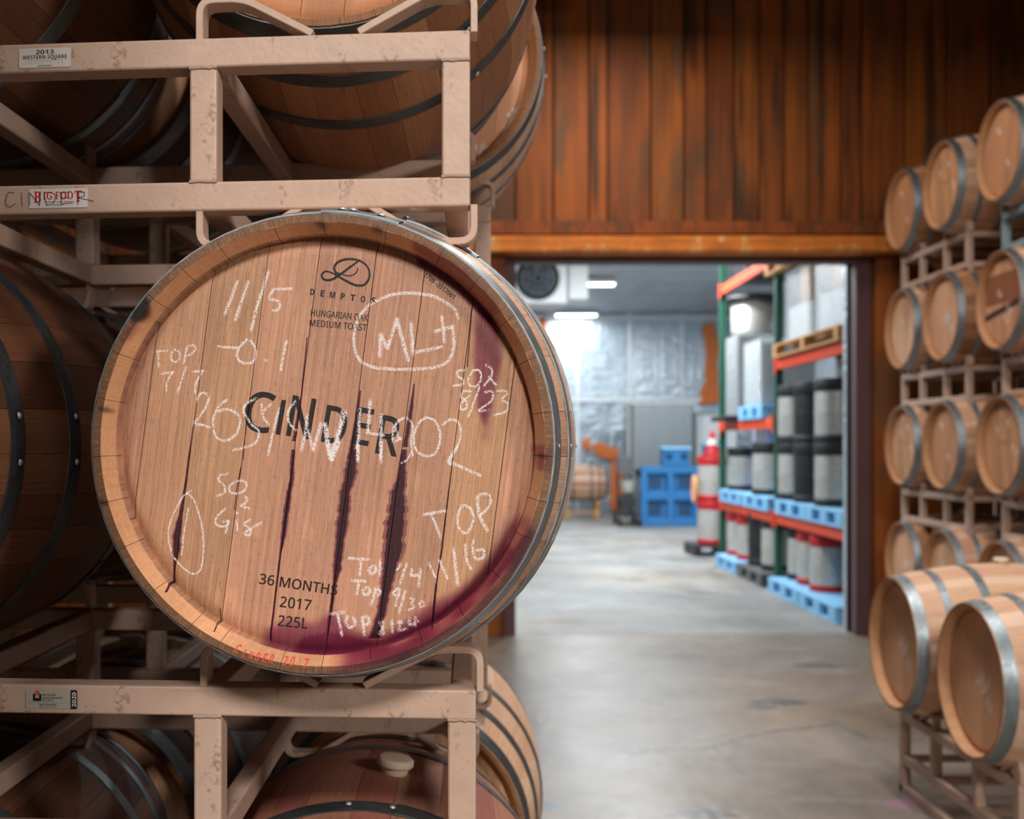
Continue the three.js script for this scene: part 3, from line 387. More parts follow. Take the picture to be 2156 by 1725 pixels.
function makeBarrel(o) {    // o: label, group, staves, oak, head, hoop, bungAngle, planar
  const t = thing('wine_barrel', o.label, 'barrel', [0, 0, 0], 0, o.group);
  (o.geos || STAVES).forEach((g, i) => part('stave', g, [o.oak[(i * 7 + (i >> 2)) % o.oak.length], o.planar ? headFront : RIM, o.planar ? headFront : RIM_DARK], t));
  HOOP_GEO.forEach((g, i) => { const h = part('hoop', g, o.hoop, t), tm = (HOOPS[i][0] + HOOPS[i][1]) / 2; if (i === 0) for (const a of o.planar ? [0.072, 0.118, 0.24] : [0.05, 0.16]) rivet(h, a, tm, 0.004, o.planar ? 1 : 0.8); else rivet(h, (o.rivetAt || 0.1), tm, 0.004, 0.8), rivet(h, (o.rivetAt || 0.1) + 0.2, tm, 0.004, 0.8); if (o.planar) rivet(h, 1.58, tm, 0.0022, 0.45); });
  HOOP_REAR.forEach((g) => part('hoop', g, o.hoop, t));
  (o.boards || BOARDS).forEach((g) => part('head_board', g, o.head, t)); REAR.forEach((g) => part('head_board', g, OAK[1], t));
  const b = part('bung', bungGeo, M.bung, t, 'pale bung'), a = o.bungAngle || 0; b.position.set(Math.sin(a) * RB, Math.cos(a) * RB + RB, 0); b.rotation.z = -a;
  return t;
}
const PITCH = 0.87, RACK_TOP = [0.366, 1.236, 2.106, 2.976], SIT = 0.324;
const centre = (layer) => RACK_TOP[layer] + SIT;
function place(b, x, layer, headDepth, roll = 0) { b.position.set(x, centre(layer) - RB, -headDepth - BL / 2); return b; }
function placeSide(b, x, y, depth) { b.rotation.y = -Math.PI / 2; b.position.set(x + BL / 2, y - RB, -depth); return b; }     // head faces the aisle (towards -x)
const COL = [-0.181, -0.928];
place(makeBarrel({ label: 'front oak barrel with chalk dates, CINDER lettering and purple wine drips on its head', oak: OAK, head: headFront, hoop: M.galv, geos: STAVES_FRONT, boards: BOARDS_FRONT, planar: true }), COL[0], 1, 1.40);
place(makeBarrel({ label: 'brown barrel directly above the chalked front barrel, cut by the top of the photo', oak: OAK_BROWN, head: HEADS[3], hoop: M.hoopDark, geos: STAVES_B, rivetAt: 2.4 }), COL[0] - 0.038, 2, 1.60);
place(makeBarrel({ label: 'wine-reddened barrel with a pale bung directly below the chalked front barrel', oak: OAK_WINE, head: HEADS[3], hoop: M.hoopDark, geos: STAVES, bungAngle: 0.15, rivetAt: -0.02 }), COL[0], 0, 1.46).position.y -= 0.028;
place(makeBarrel({ label: 'dark-hooped barrel at the left edge beside the chalked front barrel', oak: OAK_SHADED, head: HEADS[1], hoop: M.hoopDark, geos: STAVES_B, rivetAt: 1.45 }), COL[1], 1, 1.40);
place(makeBarrel({ label: 'shadowed barrel at the top left behind the year sticker on the beam', oak: OAK_SHADED, head: HEADS[3], hoop: M.galv, geos: STAVES }), COL[1], 2, 1.52);
place(makeBarrel({ label: 'barrel in deep shadow at the bottom left under the lowest beam', oak: OAK_SHADED, head: HEADS[3], hoop: M.galv, geos: STAVES_B }), COL[1], 0, 1.5);
// second row
const R2 = 0.045;
place(makeBarrel({ label: 'pale barrel with chalked head seen behind the topmost front barrel', oak: OAK_PALE, head: HEAD_CHALKED, hoop: M.hoopDark, geos: STAVES, rivetAt: 1.4 }), COL[0] - 0.002, 2, 2.46).rotation.set(0.05, 0.12, 0);
place(makeBarrel({ label: 'barrel of the second row hidden behind the chalked front barrel', oak: OAK, head: HEADS[0], hoop: M.galv, geos: STAVES_B }), COL[0] + R2, 1, 2.5);
place(makeBarrel({ label: 'pale barrel with several grey hoops behind the bunged bottom barrel', oak: OAK_PALE, head: HEADS[2], hoop: M.hoopDark, geos: STAVES }), COL[0] + 0.02, 0, 2.5);
for (const [l, s] of [[0, 'lowest'], [1, 'middle'], [2, 'top']]) place(makeBarrel({ label: `${s} barrel of the second row in the shadow of the left racks`, oak: OAK_SHADED, head: HEADS[l], hoop: M.galv, geos: STAVES_B }), COL[1] + R2, l, 2.5);

// ------------------------------------------------------------------ steel barrel racks (x across, z towards the front; base at the lower beam)
const RW = 1.12, RHT = 0.233, RD = 0.72, TB = 0.04;
function strap(pts, th, depth) {        // a bent flat bar seen from its edge, swept along z
  const c = pts.map((p) => new THREE.Vector2(...p)), path = [c[0]];
  for (let i = 1; i < c.length - 1; i++) { const a = c[i].clone().sub(c[i - 1]).normalize(), b = c[i + 1].clone().sub(c[i]).normalize(), r = Math.min(0.02, c[i].distanceTo(c[i - 1]) * 0.45, c[i].distanceTo(c[i + 1]) * 0.45), p0 = c[i].clone().addScaledVector(a, -r), p1 = c[i].clone().addScaledVector(b, r); for (let k = 0; k <= 6; k++) { const t = k / 6; path.push(p0.clone().multiplyScalar((1 - t) ** 2).addScaledVector(c[i], 2 * t * (1 - t)).addScaledVector(p1, t * t)); } }
  path.push(c[c.length - 1]);
  const L = [], R = []; path.forEach((p, i) => { const d = path[Math.min(i + 1, path.length - 1)].clone().sub(path[Math.max(i - 1, 0)]).normalize(), n = new THREE.Vector2(-d.y, d.x).multiplyScalar(th / 2); L.push(p.clone().add(n)); R.push(p.clone().sub(n)); });
  const g = new THREE.ExtrudeGeometry(new THREE.Shape([...L, ...R.reverse()]), { depth: depth - 0.002, bevelEnabled: true, bevelSize: 0.001, bevelThickness: 0.001, bevelSegments: 1, curveSegments: 2 }); g.translate(0, 0, -depth / 2 + 0.001); return boxUV(g);
}
const skewZ = (g, k) => { if (k) { const p = g.attributes.position; for (let i = 0; i < p.count; i++) p.setZ(i, p.getZ(i) + k * p.getX(i)); } return g; };
function makeRack(o) {     // o: label, skew, feet, stubs, mat
  const t = thing('barrel_rack', o.label, 'barrel rack', [0, 0, 0], 0, o.group), m = o.mat || M.beige, add = (n, g, l) => part(n, skewZ(g, o.skew || 0), m, t, l), px = [-RW / 2 + 0.019, -0.22 + 0.019, 0.22 - 0.019, RW / 2 - 0.019];
  for (const z of [-TB / 2, -RD + TB / 2]) {
    add('beam', rbox(RW, TB, TB, 0, RHT - TB / 2, z, 0.004, 2)); add('beam', rbox(RW, TB, TB, 0, TB / 2, z, 0.004, 2));
    for (const x of px) add('post', rbox(0.038, RHT - 2 * TB + 0.001, TB, x, RHT / 2, z, 0.004, 2));
    for (const c of [-0.38, 0.38]) for (const s of [-1, 1]) {
      const cx = c, w = 0.189 - 0.004;
      add('cradle', strap([[cx + s * w, RHT - 0.002], [cx + s * w, RHT + 0.052], [cx + s * 0.125, RHT + 0.052], [cx + s * 0.032, RHT + 0.003]], 0.0075, TB - 0.004).translate(0, 0, z));
      if (!o.feet) add('cradle', strap([[cx + s * w, 0.002], [cx + s * w, -0.045], [cx + s * 0.125, -0.045], [cx + s * 0.034, 0.012]], 0.0075, TB - 0.004).translate(0, 0, z));
    }
    if (o.welds && z > -0.1) for (const x of px) for (const y of [TB, RHT - TB]) { const q = []; for (let i = 0; i <= 8; i++) q.push(new THREE.Vector3(x - 0.019 + 0.038 * i / 8, y + rr(-0.0008, 0.0008), z + TB / 2 - 0.0004)); add('weld_bead', new THREE.TubeGeometry(new THREE.CatmullRomCurve3(q), 24, 0.0022 + rr(0, 0.0008), 6)); }
    if (o.feet) for (const x of [px[0], px[3]]) add('foot', rbox(0.04, 0.135, TB, x, -0.0665, z, 0.004, 2));
    if (o.feet) add('foot_rail', rbox(RW, TB, TB, 0, -0.113, z, 0.004, 2));
    if (o.stubs) for (const x of o.stubs) add('stacking_stub', rbox(0.04, 0.09, TB, x * (RW / 2 - 0.02), RHT + 0.045, z, 0.004, 2));
  }
  for (const x of px) for (const y of [RHT - TB / 2, TB / 2]) add('side_rail', rbox(0.032, TB - 0.004, RD - 2 * TB, x, y, -RD / 2, 0.004, 2));
  return t;
}
// stickers and marker writing on the near racks
function decal(w, h, draw, name, label, parent, x, y, z, rot, skew, solid = true) {
  const pw = 512, ph = Math.round(512 * h / w), [c, k] = canvas(pw, ph); draw(k, pw, ph);
  const tx = canvasTex(c), m = solid ? std({ map: tx, roughness: 0.4 }) : std({ map: tx, transparent: true, roughness: 0.6 });
  let g; if (solid) { const s = new THREE.Shape(), r = h * 0.1, a = w / 2, b = h / 2; s.moveTo(-a + r, -b); s.lineTo(a - r, -b); s.quadraticCurveTo(a, -b, a, -b + r); s.lineTo(a, b - r); s.quadraticCurveTo(a, b, a - r, b); s.lineTo(-a + r, b); s.quadraticCurveTo(-a, b, -a, b - r); s.lineTo(-a, -b + r); s.quadraticCurveTo(-a, -b, -a + r, -b); g = new THREE.ExtrudeGeometry(s, { depth: 0.0004, bevelEnabled: false }); const p = g.attributes.position, uv = g.attributes.uv; for (let i = 0; i < p.count; i++) uv.setXY(i, p.getX(i) / w + 0.5, p.getY(i) / h + 0.5); } else g = new THREE.PlaneGeometry(w, h);
  g.rotateZ(rot); g.translate(x, y, 0); skewZ(g, skew); g.translate(0, 0, z); part(name, g, m, parent, label);
}
const SK = 0.089;
function placeRack(r, rightX, level, depthRight, skew = 0) { r.position.set(rightX - RW / 2, RACK_TOP[level] - RHT, -depthRight - skew * RW / 2); return r; }
const rackUp = placeRack(makeRack({ label: 'beige steel rack with two stickers, lying on top of the chalked front barrel', welds: true, skew: SK }), 0, 2, 1.5, SK);
const rackMid = placeRack(makeRack({ label: 'beige steel rack with one sticker, carrying the chalked front barrel', welds: true, skew: SK * 0.7 }), 0.008, 1, 1.5, SK * 0.7);
placeRack(makeRack({ label: 'beige steel floor rack under the bottom barrel with the bung', feet: true }), 0.02, 0, 1.55);
placeRack(makeRack({ label: 'second-row beige rack under the pale barrel with chalked head' }), 0.047, 2, 2.6);
placeRack(makeRack({ label: 'second-row beige rack at mid height behind the chalked front barrel' }), 0.04, 1, 2.6);
placeRack(makeRack({ label: 'second-row beige floor rack behind the bottom barrel', feet: true }), 0.04, 0, 2.6);
{ // positions on the beams: pixel -> rack coordinates
  const on = (rack, skew, px, py) => { const d = 1.5 + skew * RW / 2 + 0, z = 1.55, X = (px - CX) / F * z, Y = EYE - (py - CY) / F * z; return [X - rack.position.x, Y - rack.position.y]; };
  let q = on(rackUp, SK, 94, 117);
  decal(0.073, 0.0265, (k, w, h) => { k.fillStyle = '#cfcac6'; k.fillRect(0, 0, w, h); k.fillStyle = '#1b1a1c'; textAt(k, '2013', w * 0.5, h * 0.2, w * 0.36, h * 0.22, 0, 'sans-serif', 'bold'); textAt(k, 'WESTERN SQUARE', w * 0.5, h * 0.46, w * 0.86, h * 0.19, 0, 'sans-serif', 'bold'); k.fillRect(w * 0.14, h * 0.62, w * 0.7, 2); k.fillStyle = '#c0202a'; k.beginPath(); k.arc(w * 0.7, h * 0.6, h * 0.045, 0, 7); k.fill(); k.fillStyle = '#333'; 'INDUSTRIES'.split('').forEach((c2, i) => textAt(k, c2, w * (0.16 + i * 0.075), h * 0.74, c2 === 'I' ? 4 : w * 0.022, h * 0.1, 0)); textAt(k, '209-944-0921', w * 0.5, h * 0.91, w * 0.27, h * 0.09, 0, 'sans-serif', 'bold'); }, 'sticker', 'silver year sticker', rackUp, q[0], RHT - TB / 2 - 0.0005, 0.0006, 0, SK);
  q = on(rackUp, SK, 123, 405);
  decal(0.083, 0.0262, (k, w, h) => { k.fillStyle = '#d3cecb'; k.fillRect(0, 0, w, h); k.fillStyle = '#c4121c'; textAt(k, 'B', w * 0.15, h * 0.42, w * 0.13, h * 0.58, 0, 'serif', 'bold'); textAt(k, 'IG FOO', w * 0.5, h * 0.36, w * 0.52, h * 0.40, 0, 'serif', 'bold'); textAt(k, 'T', w * 0.84, h * 0.42, w * 0.13, h * 0.58, 0, 'serif', 'bold'); k.fillStyle = '#222'; textAt(k, 'By Western Square Industries', w * 0.52, h * 0.69, w * 0.5, h * 0.08, 0, 'sans-serif', 'bold'); textAt(k, '209-944-0921', w * 0.5, h * 0.85, w * 0.18, h * 0.08, 0, 'sans-serif', 'bold'); }, 'sticker', 'sticker with red lettering', rackUp, q[0], TB / 2 + 0.001, 0.0006, 0, SK);
  q = on(rackUp, SK, 103, 405);
  decal(0.128, 0.027, (k, w, h) => { k.strokeStyle = '#15130f'; k.lineWidth = 4; k.lineCap = 'round'; k.globalAlpha = 0.85; const L = (...l) => { const s = smooth(pairs(l), 2); k.beginPath(); s.forEach((p, i) => (i ? k.lineTo(p[0] * w, p[1] * h) : k.moveTo(p[0] * w, p[1] * h))); k.stroke(); }; const LL = (l) => { const p = pairs(l); k.beginPath(); p.forEach((q2, i) => (i ? k.lineTo(q2[0] * w, q2[1] * h) : k.moveTo(q2[0] * w, q2[1] * h))); k.stroke(); };
    const C = new THREE.CatmullRomCurve3(pairs([0.12, 0.2, 0.07, 0.15, 0.035, 0.4, 0.03, 0.75, 0.07, 0.9, 0.13, 0.75]).map((p) => new THREE.Vector3(p[0], p[1], 0))).getPoints(30); LL(C.flatMap((v) => [v.x, v.y])); LL([0.2, 0.2, 0.21, 0.85]); LL([0.29, 0.85, 0.29, 0.2, 0.4, 0.85, 0.41, 0.15]); const D2 = new THREE.CatmullRomCurve3(pairs([0.48, 0.85, 0.47, 0.2, 0.55, 0.25, 0.57, 0.5, 0.53, 0.8, 0.47, 0.85]).map((p) => new THREE.Vector3(p[0], p[1], 0))).getPoints(30); LL(D2.flatMap((v) => [v.x, v.y])); LL([0.74, 0.2, 0.63, 0.22, 0.64, 0.8, 0.76, 0.75]); LL([0.64, 0.5, 0.72, 0.48]); LL([0.82, 0.85, 0.81, 0.2, 0.89, 0.22, 0.89, 0.42, 0.82, 0.5, 0.99, 0.68]); }, 'marker_writing', 'black handwritten name', rackUp, q[0], TB / 2 + 0.001, 0.0016, 0, SK, false);
  q = on(rackMid, SK, 117, 1487);
  decal(0.071, 0.0255, (k, w, h) => { k.fillStyle = '#a9a49c'; k.fillRect(0, 0, w, h); k.fillStyle = '#222022'; k.fillRect(w * 0.87, 0, w * 0.13, h); k.fillStyle = '#d9d4cc'; textAt(k, '2020', w * 0.94, h * 0.5, h * 0.8, w * 0.08, -Math.PI / 2, 'sans-serif', 'bold'); k.fillStyle = '#222022'; k.fillRect(w * 0.14, h * 0.22, w * 0.045, h * 0.38); k.fillRect(w * 0.26, h * 0.22, w * 0.045, h * 0.38); k.beginPath(); k.arc(w * 0.222, h * 0.6, w * 0.06, Math.PI, 0); k.fill(); k.fillStyle = '#c9581f'; k.beginPath(); k.arc(w * 0.222, h * 0.18, w * 0.05, 0, 7); k.fill(); k.fillStyle = '#222022'; textAt(k, 'RACK AND', w * 0.46, h * 0.27, w * 0.27, h * 0.1, 0, 'sans-serif', 'bold'); textAt(k, 'MAINTENANCE', w * 0.52, h * 0.42, w * 0.40, h * 0.1, 0, 'sans-serif', 'bold'); textAt(k, 'SOURCE', w * 0.43, h * 0.56, w * 0.22, h * 0.1, 0, 'sans-serif', 'bold'); k.fillRect(w * 0.05, h * 0.68, w * 0.76, 2); textAt(k, '509-524-8500', w * 0.43, h * 0.79, w * 0.34, h * 0.09, 0, 'sans-serif', 'bold'); textAt(k, 'MADE IN THE USA', w * 0.43, h * 0.92, w * 0.32, h * 0.06, 0); }, 'sticker', 'grey maker sticker with year strip', rackMid, q[0], RHT - TB / 2, 0.0006, 0, SK * 0.7);
}
// an added tank left of the camera, outside the frame: it keeps the hall's light off the left column
{ const t = thing('added_shade_tank', 'tall dark tank added left of the camera, outside the frame, to shade the racks', 'tank', [-0.84, 0, -0.15]); part('vessel', new THREE.LatheGeometry([[0, 0.25], [0.52, 0.25], [0.6, 0.33], [0.6, 3.5], [0.52, 3.62], [0.2, 3.75], [0, 3.75]].map((q) => new THREE.Vector2(...q)), 48), M.dark, t); for (const a of [0.6, 2.2, 3.8, 5.4]) part('leg', cyl(0.04, 0.04, 0.27, Math.sin(a) * 0.5, 0.135, Math.cos(a) * 0.5, 12), M.steel, t); part('hatch', cyl(0.2, 0.2, 0.06, 0, 3.77, 0, 24), M.steel, t); }

// ------------------------------------------------------------------ right-hand stacks: heads face the aisle
const HX = 1.83, TX = 3.1;
placeSide(makeBarrel({ label: 'nearest pale barrel on the low floor rack at the right edge', oak: OAK_PALE, head: HEADS[0], hoop: M.galv, geos: STAVES, group: 'low barrels by the aisle' }), HX, 0.69, 4.19);
placeSide(makeBarrel({ label: 'pale barrel with a light bung, second on the low floor rack', oak: OAK_PALE, head: HEADS[0], hoop: M.galv, geos: STAVES_B, group: 'low barrels by the aisle' }), HX, 0.695, 4.95);
function sideRack(o, x, y, depth) { const r = makeRack(o); r.rotation.y = -Math.PI / 2; r.position.set(x, y, -depth); return r; }
sideRack({ label: 'beige floor rack under the two pale barrels at the right', feet: true, stubs: [1] }, HX + 0.1, RACK_TOP[0] - RHT, 4.57);
const rowWord = ['bottom', 'second', 'third', 'top'], rowY = [0.71, 1.55, 2.39, 3.25], colD = [8.24, 7.46, 6.58], colWord = ['farthest', 'middle', 'near'];
for (let c = 0; c < 3; c++) for (let r = 0; r < 4; r++) placeSide(makeBarrel({ label: c === 2 && r === 2 ? 'barrel with a dark band across its head in the near tall right stack' : `${rowWord[r]} row barrel in the ${colWord[c]} column of the tall right stacks`, oak: (c + r) % 3 ? OAK : OAK_BROWN, head: c === 2 && r === 2 ? HEADS[4] : HEADS[(c * 2 + r) % 4], hoop: M.galv, geos: c % 2 ? STAVES_B : STAVES, group: 'barrels of the tall stacks' }), TX - 0.03 * c, rowY[r], colD[c]);
for (let r = 0; r < 4; r++) {
  const y = rowY[r] - SIT - RHT;
  sideRack({ label: `beige rack under the ${rowWord[r]} row of the far tall stack`, feet: r === 0, stubs: [1], group: 'racks of the far tall stack' }, TX + 0.08, y, 7.85);
  sideRack({ label: r === 3 ? 'blue-grey rack under the top row of the near tall stack' : `beige rack under the ${rowWord[r]} row of the near tall stack`, feet: r === 0, stubs: [1], mat: r === 3 ? M.blueGrey : M.beige, group: 'racks of the near tall stack' }, TX + 0.05, y, 6.2);
}

// ------------------------------------------------------------------ cold room: pallet racking, kegs, pallets
const PX = 3.4, PDEP = 1.05;
const prack = thing('pallet_rack', 'tall pallet rack with green uprights and orange beams along the right of the cold room', 'pallet rack', [PX, 0, 0]);
const UP = [9.75, 12.2, 14.9];
for (const z of UP) for (const x of [-0.1, PDEP - 0.04]) part('upright', rbox(0.08, 4.3, 0.075, x, 2.15, -z, 0.005), M.green, prack);
for (const z of UP) for (let i = 0; i < 4; i++) part('brace', box(PDEP - 0.1, 0.03, 0.03, PDEP / 2, 0.4 + i * 1.1, -z), M.green, prack);
const BEAMS = [[0, [0.82, 2.46]], [1, [0.82, 1.84, 3.61]]];
for (const [bay, ys] of BEAMS) for (const y of ys) for (const x of [-0.12, PDEP - 0.03]) { const z0 = UP[bay] + 0.04, z1 = UP[bay + 1] - 0.04; const b = part('beam', rbox(0.05, 0.11, z1 - z0, x, y - 0.055, -(z0 + z1) / 2, 0.006), M.orange, prack); for (const z of [z0 + 0.02, z1 - 0.02]) part('connector', box(0.012, 0.19, 0.05, x - 0.032, y - 0.06, -z), M.orange, b); }
function makePallet(label, x, y, d, m, group, len = 1.12, wide = 1.0, wood = false) {
  const t = thing(wood ? 'wooden_pallet' : 'plastic_pallet', label, 'pallet', [x, y, -d], 0, group), h = wood ? 0.14 : 0.15;
  if (wood) for (let i = 0; i < 6; i++) part('slat', rbox(0.11, 0.02, len, 0.06 + i * (wide - 0.12) / 5, h - 0.01, 0, 0.003), m, t); else part('deck', rbox(wide, 0.03, len, wide / 2, h - 0.015, 0, 0.006), m, t);
  for (const a of [0.05, wide / 2, wide - 0.05]) for (const b of [-len / 2 + 0.07, 0, len / 2 - 0.07]) part('block', rbox(0.1, h - 0.04, wood ? 0.1 : 0.2, a, h / 2, b * (wood ? 1 : 0.9), 0.005), m, t);
  for (const a of [0.05, wide / 2, wide - 0.05]) part('skid', rbox(0.1, 0.02, len, a, 0.01, 0, 0.004), m, t);
  return t;
}
const kegBody = (() => { const p = [[0, 0.01], [0.17, 0.01], [0.19, 0.03], [0.2, 0.08], [0.2, 0.26], [0.204, 0.275], [0.204, 0.295], [0.2, 0.31], [0.2, 0.48], [0.19, 0.53], [0.15, 0.555], [0, 0.56]].map((q) => new THREE.Vector2(...q)); return new THREE.LatheGeometry(p, 28); })();
const kegRing = (y0, y1) => new THREE.LatheGeometry([[0.19, y0], [0.206, y0 + 0.004], [0.208, (y0 + y1) / 2], [0.206, y1 - 0.004], [0.188, y1], [0.186, y0], [0.19, y0]].map((q) => new THREE.Vector2(...q)), 28), ringLow = kegRing(0, 0.075), ringHigh = kegRing(0.475, 0.6), kegValve = merge([cyl(0.03, 0.035, 0.035, 0, 0.575, 0, 14), cyl(0.05, 0.05, 0.01, 0, 0.562, 0, 14)]);
function keg(label, x, y, d, kind, group, s = 1) {
  const t = thing('steel_keg', label, 'keg', [x, y, -d], 0, group), m = kind === 'red' ? M.redRubber : M.rubber; t.scale.setScalar(s);
  part('body', kegBody, kind === 'black' ? M.rubber : M.steel, t); part('bottom_ring', ringLow, m, t); part('top_ring', ringHigh, m, t); part('valve', kegValve, M.steel, t); return t;
}
const PH = 0.15;
// floor level
makePallet('light blue pallet on the floor in the near bay, closest to the door frame', PX - 0.24, 0, 10.42, M.lightBlue); makePallet('light blue pallet on the floor next to the middle green upright', PX - 0.24, 0, 11.55, M.lightBlue);
keg('large steel keg with red rings on the floor pallet nearest the door frame', PX + 0.05, PH, 10.95, 'red', null, 0.9); keg('red-ringed keg half hidden behind the large red-ringed keg', PX + 0.08, PH, 11.48, 'red', null, 0.9); keg('black-ringed keg behind the middle green upright on the floor pallet', PX + 0.1, PH, 11.9, 'dark', null, 0.9);
makePallet('black pallet on the floor behind the middle green upright', PX - 0.24, 0, 12.95, M.greyPlastic); makePallet('light blue pallet on the floor at the far end of the racking', PX - 0.24, 0, 14.15, M.lightBlue);
keg('black keg on the black floor pallet of the far bay', PX + 0.05, PH, 13.3, 'black', null, 1); keg('black-ringed steel keg on the black floor pallet of the far bay', PX + 0.06, PH, 12.75, 'dark', null, 0.98);
keg('nearer red-ringed keg on the far light blue floor pallet', PX + 0.05, PH, 13.95, 'red', null, 0.9); keg('farther red-ringed keg on the far light blue floor pallet', PX + 0.05, PH, 14.5, 'red', null, 0.9);
// first shelf
for (const [z, w] of [[10.42, 'by the door frame'], [11.52, 'by the middle upright']]) makePallet(`light blue pallet on the first shelf of the near bay ${w}`, PX - 0.18, 0.825, z, M.lightBlue);
for (const [z, w] of [[12.93, 'by the middle upright'], [14.17, 'at the far end']]) makePallet(`light blue pallet on the first shelf of the far bay ${w}`, PX - 0.18, 0.825, z, M.lightBlue, null, 1.16);
const S1 = 0.825 + PH;
for (const [z, wz] of [[10.73, 'beside the door frame'], [12.0, 'beside the middle upright']]) for (const [k, wk] of [[0, 'lower'], [1, 'upper']]) keg(`${wk} black-ringed steel keg ${wz} on the first shelf`, PX + 0.05, S1 + k * 0.6, z, 'dark', 'black-ringed kegs of the near bay');
for (const [k, wk] of [[0, 'lower'], [1, 'upper']]) { keg(`${wk} black keg between the steel kegs on the first shelf`, PX + 0.05, S1 + k * 0.6, 11.42, 'black', 'black-ringed kegs of the near bay'); keg(`${wk} black keg deeper in the near bay`, PX + 0.7, S1 + k * 0.6, 11.0, 'black', 'black-ringed kegs of the near bay'); keg(`${wk} steel keg at the back of the near bay`, PX + 0.7, S1 + k * 0.6, 11.7, 'dark', 'black-ringed kegs of the near bay'); }
keg('topmost black-ringed keg of the near bay, half in shadow under the shelf', PX + 0.5, S1 + 1.2, 11.8, 'dark', null, 0.55);
keg('steel keg with black rings on the far bay first shelf near the middle upright', PX + 0.05, S1, 13.1, 'dark', null, 1); keg('steel keg with black rings at the far end of the first shelf', PX + 0.05, S1, 14.45, 'dark', null, 0.9); keg('black keg behind the steel kegs on the far bay first shelf', PX + 0.62, S1, 14.2, 'black', null, 1);
{ const c = thing('stacked_box', 'white and lilac box beside the far upright above the steel kegs', 'box', [PX + 0.5, S1, -14.35]); part('carton', rbox(0.5, 0.82, 0.75, 0, 0.41, 0, 0.01), std({ color: '#c9cdee', roughness: 0.6 }), c); part('tape', box(0.51, 0.825, 0.2, 0, 0.413, 0), M.white, c); }
// far bay, second shelf
makePallet('light blue pallet on the second shelf of the far bay', PX - 0.18, 1.845, 13.15, M.lightBlue, null, 1.1);
{ const b = thing('wrapped_load', 'grey load in clear stretch wrap on the light blue pallet of the second shelf', 'wrapped load', [PX + 0.16, 1.845 + PH, -13.15]); part('carton', rbox(0.6, 0.72, 0.72, 0, 0.36, 0, 0.02), std({ color: '#a9abab', roughness: 0.7 }), b); part('wrap', rbox(0.64, 0.76, 0.76, 0, 0.38, 0, 0.03), M.wrap, b); }
{ const b = thing('keg_stack_wrap', 'tall column of black crates in stretch wrap at the far end of the second shelf', 'wrapped load', [PX + 0.13, 1.845, -14.2]); for (let i = 0; i < 3; i++) part('crate', rbox(0.52, 0.33, 0.6, 0, 0.17 + i * 0.35, 0, 0.02), M.blackPlastic, b); part('wrap', rbox(0.56, 1.06, 0.64, 0, 0.53, 0, 0.03), M.wrap, b); part('foot', rbox(0.7, 0.06, 0.8, -0.1, 0.03, 0.0, 0.01), M.dark, b); }
{ const b = thing('steel_drum', 'shiny steel drum with a wide black lid on top of the wrapped black crates', 'drum', [PX + 0.13, 2.92, -14.2]); part('body', new THREE.LatheGeometry([[0, 0], [0.26, 0], [0.27, 0.02], [0.27, 0.42], [0, 0.42]].map((q) => new THREE.Vector2(...q)), 28), M.steel, b); part('lid', new THREE.LatheGeometry([[0, 0.42], [0.33, 0.41], [0.34, 0.44], [0.32, 0.48], [0, 0.5]].map((q) => new THREE.Vector2(...q)), 28), M.rubber, b); }
for (const [z, l] of [[14.5, 'dark crate at the far end of the highest shelf under the beam of the opening'], [13.7, 'dark crate nearer along the highest shelf of the far bay']]) { const b = thing('crate', l, 'crate', [PX + 0.3, 3.62, -z]); part('tub', rbox(0.55, 0.4, 0.6, 0, 0.2, 0, 0.03), M.blackPlastic, b); part('rim', rbox(0.6, 0.04, 0.66, 0, 0.39, 0, 0.01), M.greyPlastic, b); }
// near bay, wooden pallets with wrapped goods
makePallet('wooden pallet on the upper orange beam of the near bay', PX - 0.2, 2.465, 11.0, M.palletWood, null, 2.15, 1.0, true);
for (const [z, w] of [[10.5, 'nearer'], [11.55, 'farther']]) { const b = thing('wrapped_load', `${w} pale load in shiny stretch wrap on the wooden pallet`, 'wrapped load', [PX + 0.25, 2.605, -z]); for (let i = 0; i < 2; i++) part('carton', rbox(0.62, 0.36, 0.4, 0, 0.19 + i * 0.37, (i ? 0.2 : -0.2), 0.01), i ? M.card : M.white, b); part('carton', rbox(0.62, 0.36, 0.4, 0, 0.19, 0.21, 0.01), M.white, b); part('wrap', rbox(0.7, 0.76, 0.86, 0, 0.38, 0, 0.03), M.wrap, b); }
makePallet('wooden pallet lying on the wrapped goods under the top of the opening', PX - 0.2, 3.38, 11.9, M.palletWood, null, 1.0, 0.9, true);
// end of the racking
makePallet('black pallet on the floor at the far end of the racking', PX - 0.3, 0, 16.15, M.blackPlastic, null, 0.8, 0.9);
for (const [k, w] of [[0, 'lower'], [1, 'upper']]) keg(`${w} red-ringed keg of the stack past the far green upright`, PX + 0.02, PH + k * 0.62, 16.1, 'red', null, 1.03);
{ const c = thing('traffic_cone', 'red and white traffic cone standing on the red-ringed kegs', 'traffic cone', [PX + 0.02, PH + 1.24, -16.1]); part('base', rbox(0.26, 0.03, 0.26, 0, 0.015, 0, 0.008), M.redRubber, c); part('body', new THREE.LatheGeometry([[0.11, 0.03], [0.085, 0.12], [0.072, 0.16]].map((q) => new THREE.Vector2(...q)), 24), M.redRubber, c); part('white_band', new THREE.LatheGeometry([[0.073, 0.16], [0.055, 0.24]].map((q) => new THREE.Vector2(...q)), 24), M.white, c); part('tip', new THREE.LatheGeometry([[0.056, 0.24], [0.03, 0.34], [0.024, 0.35], [0, 0.352]].map((q) => new THREE.Vector2(...q)), 24), M.redRubber, c); }
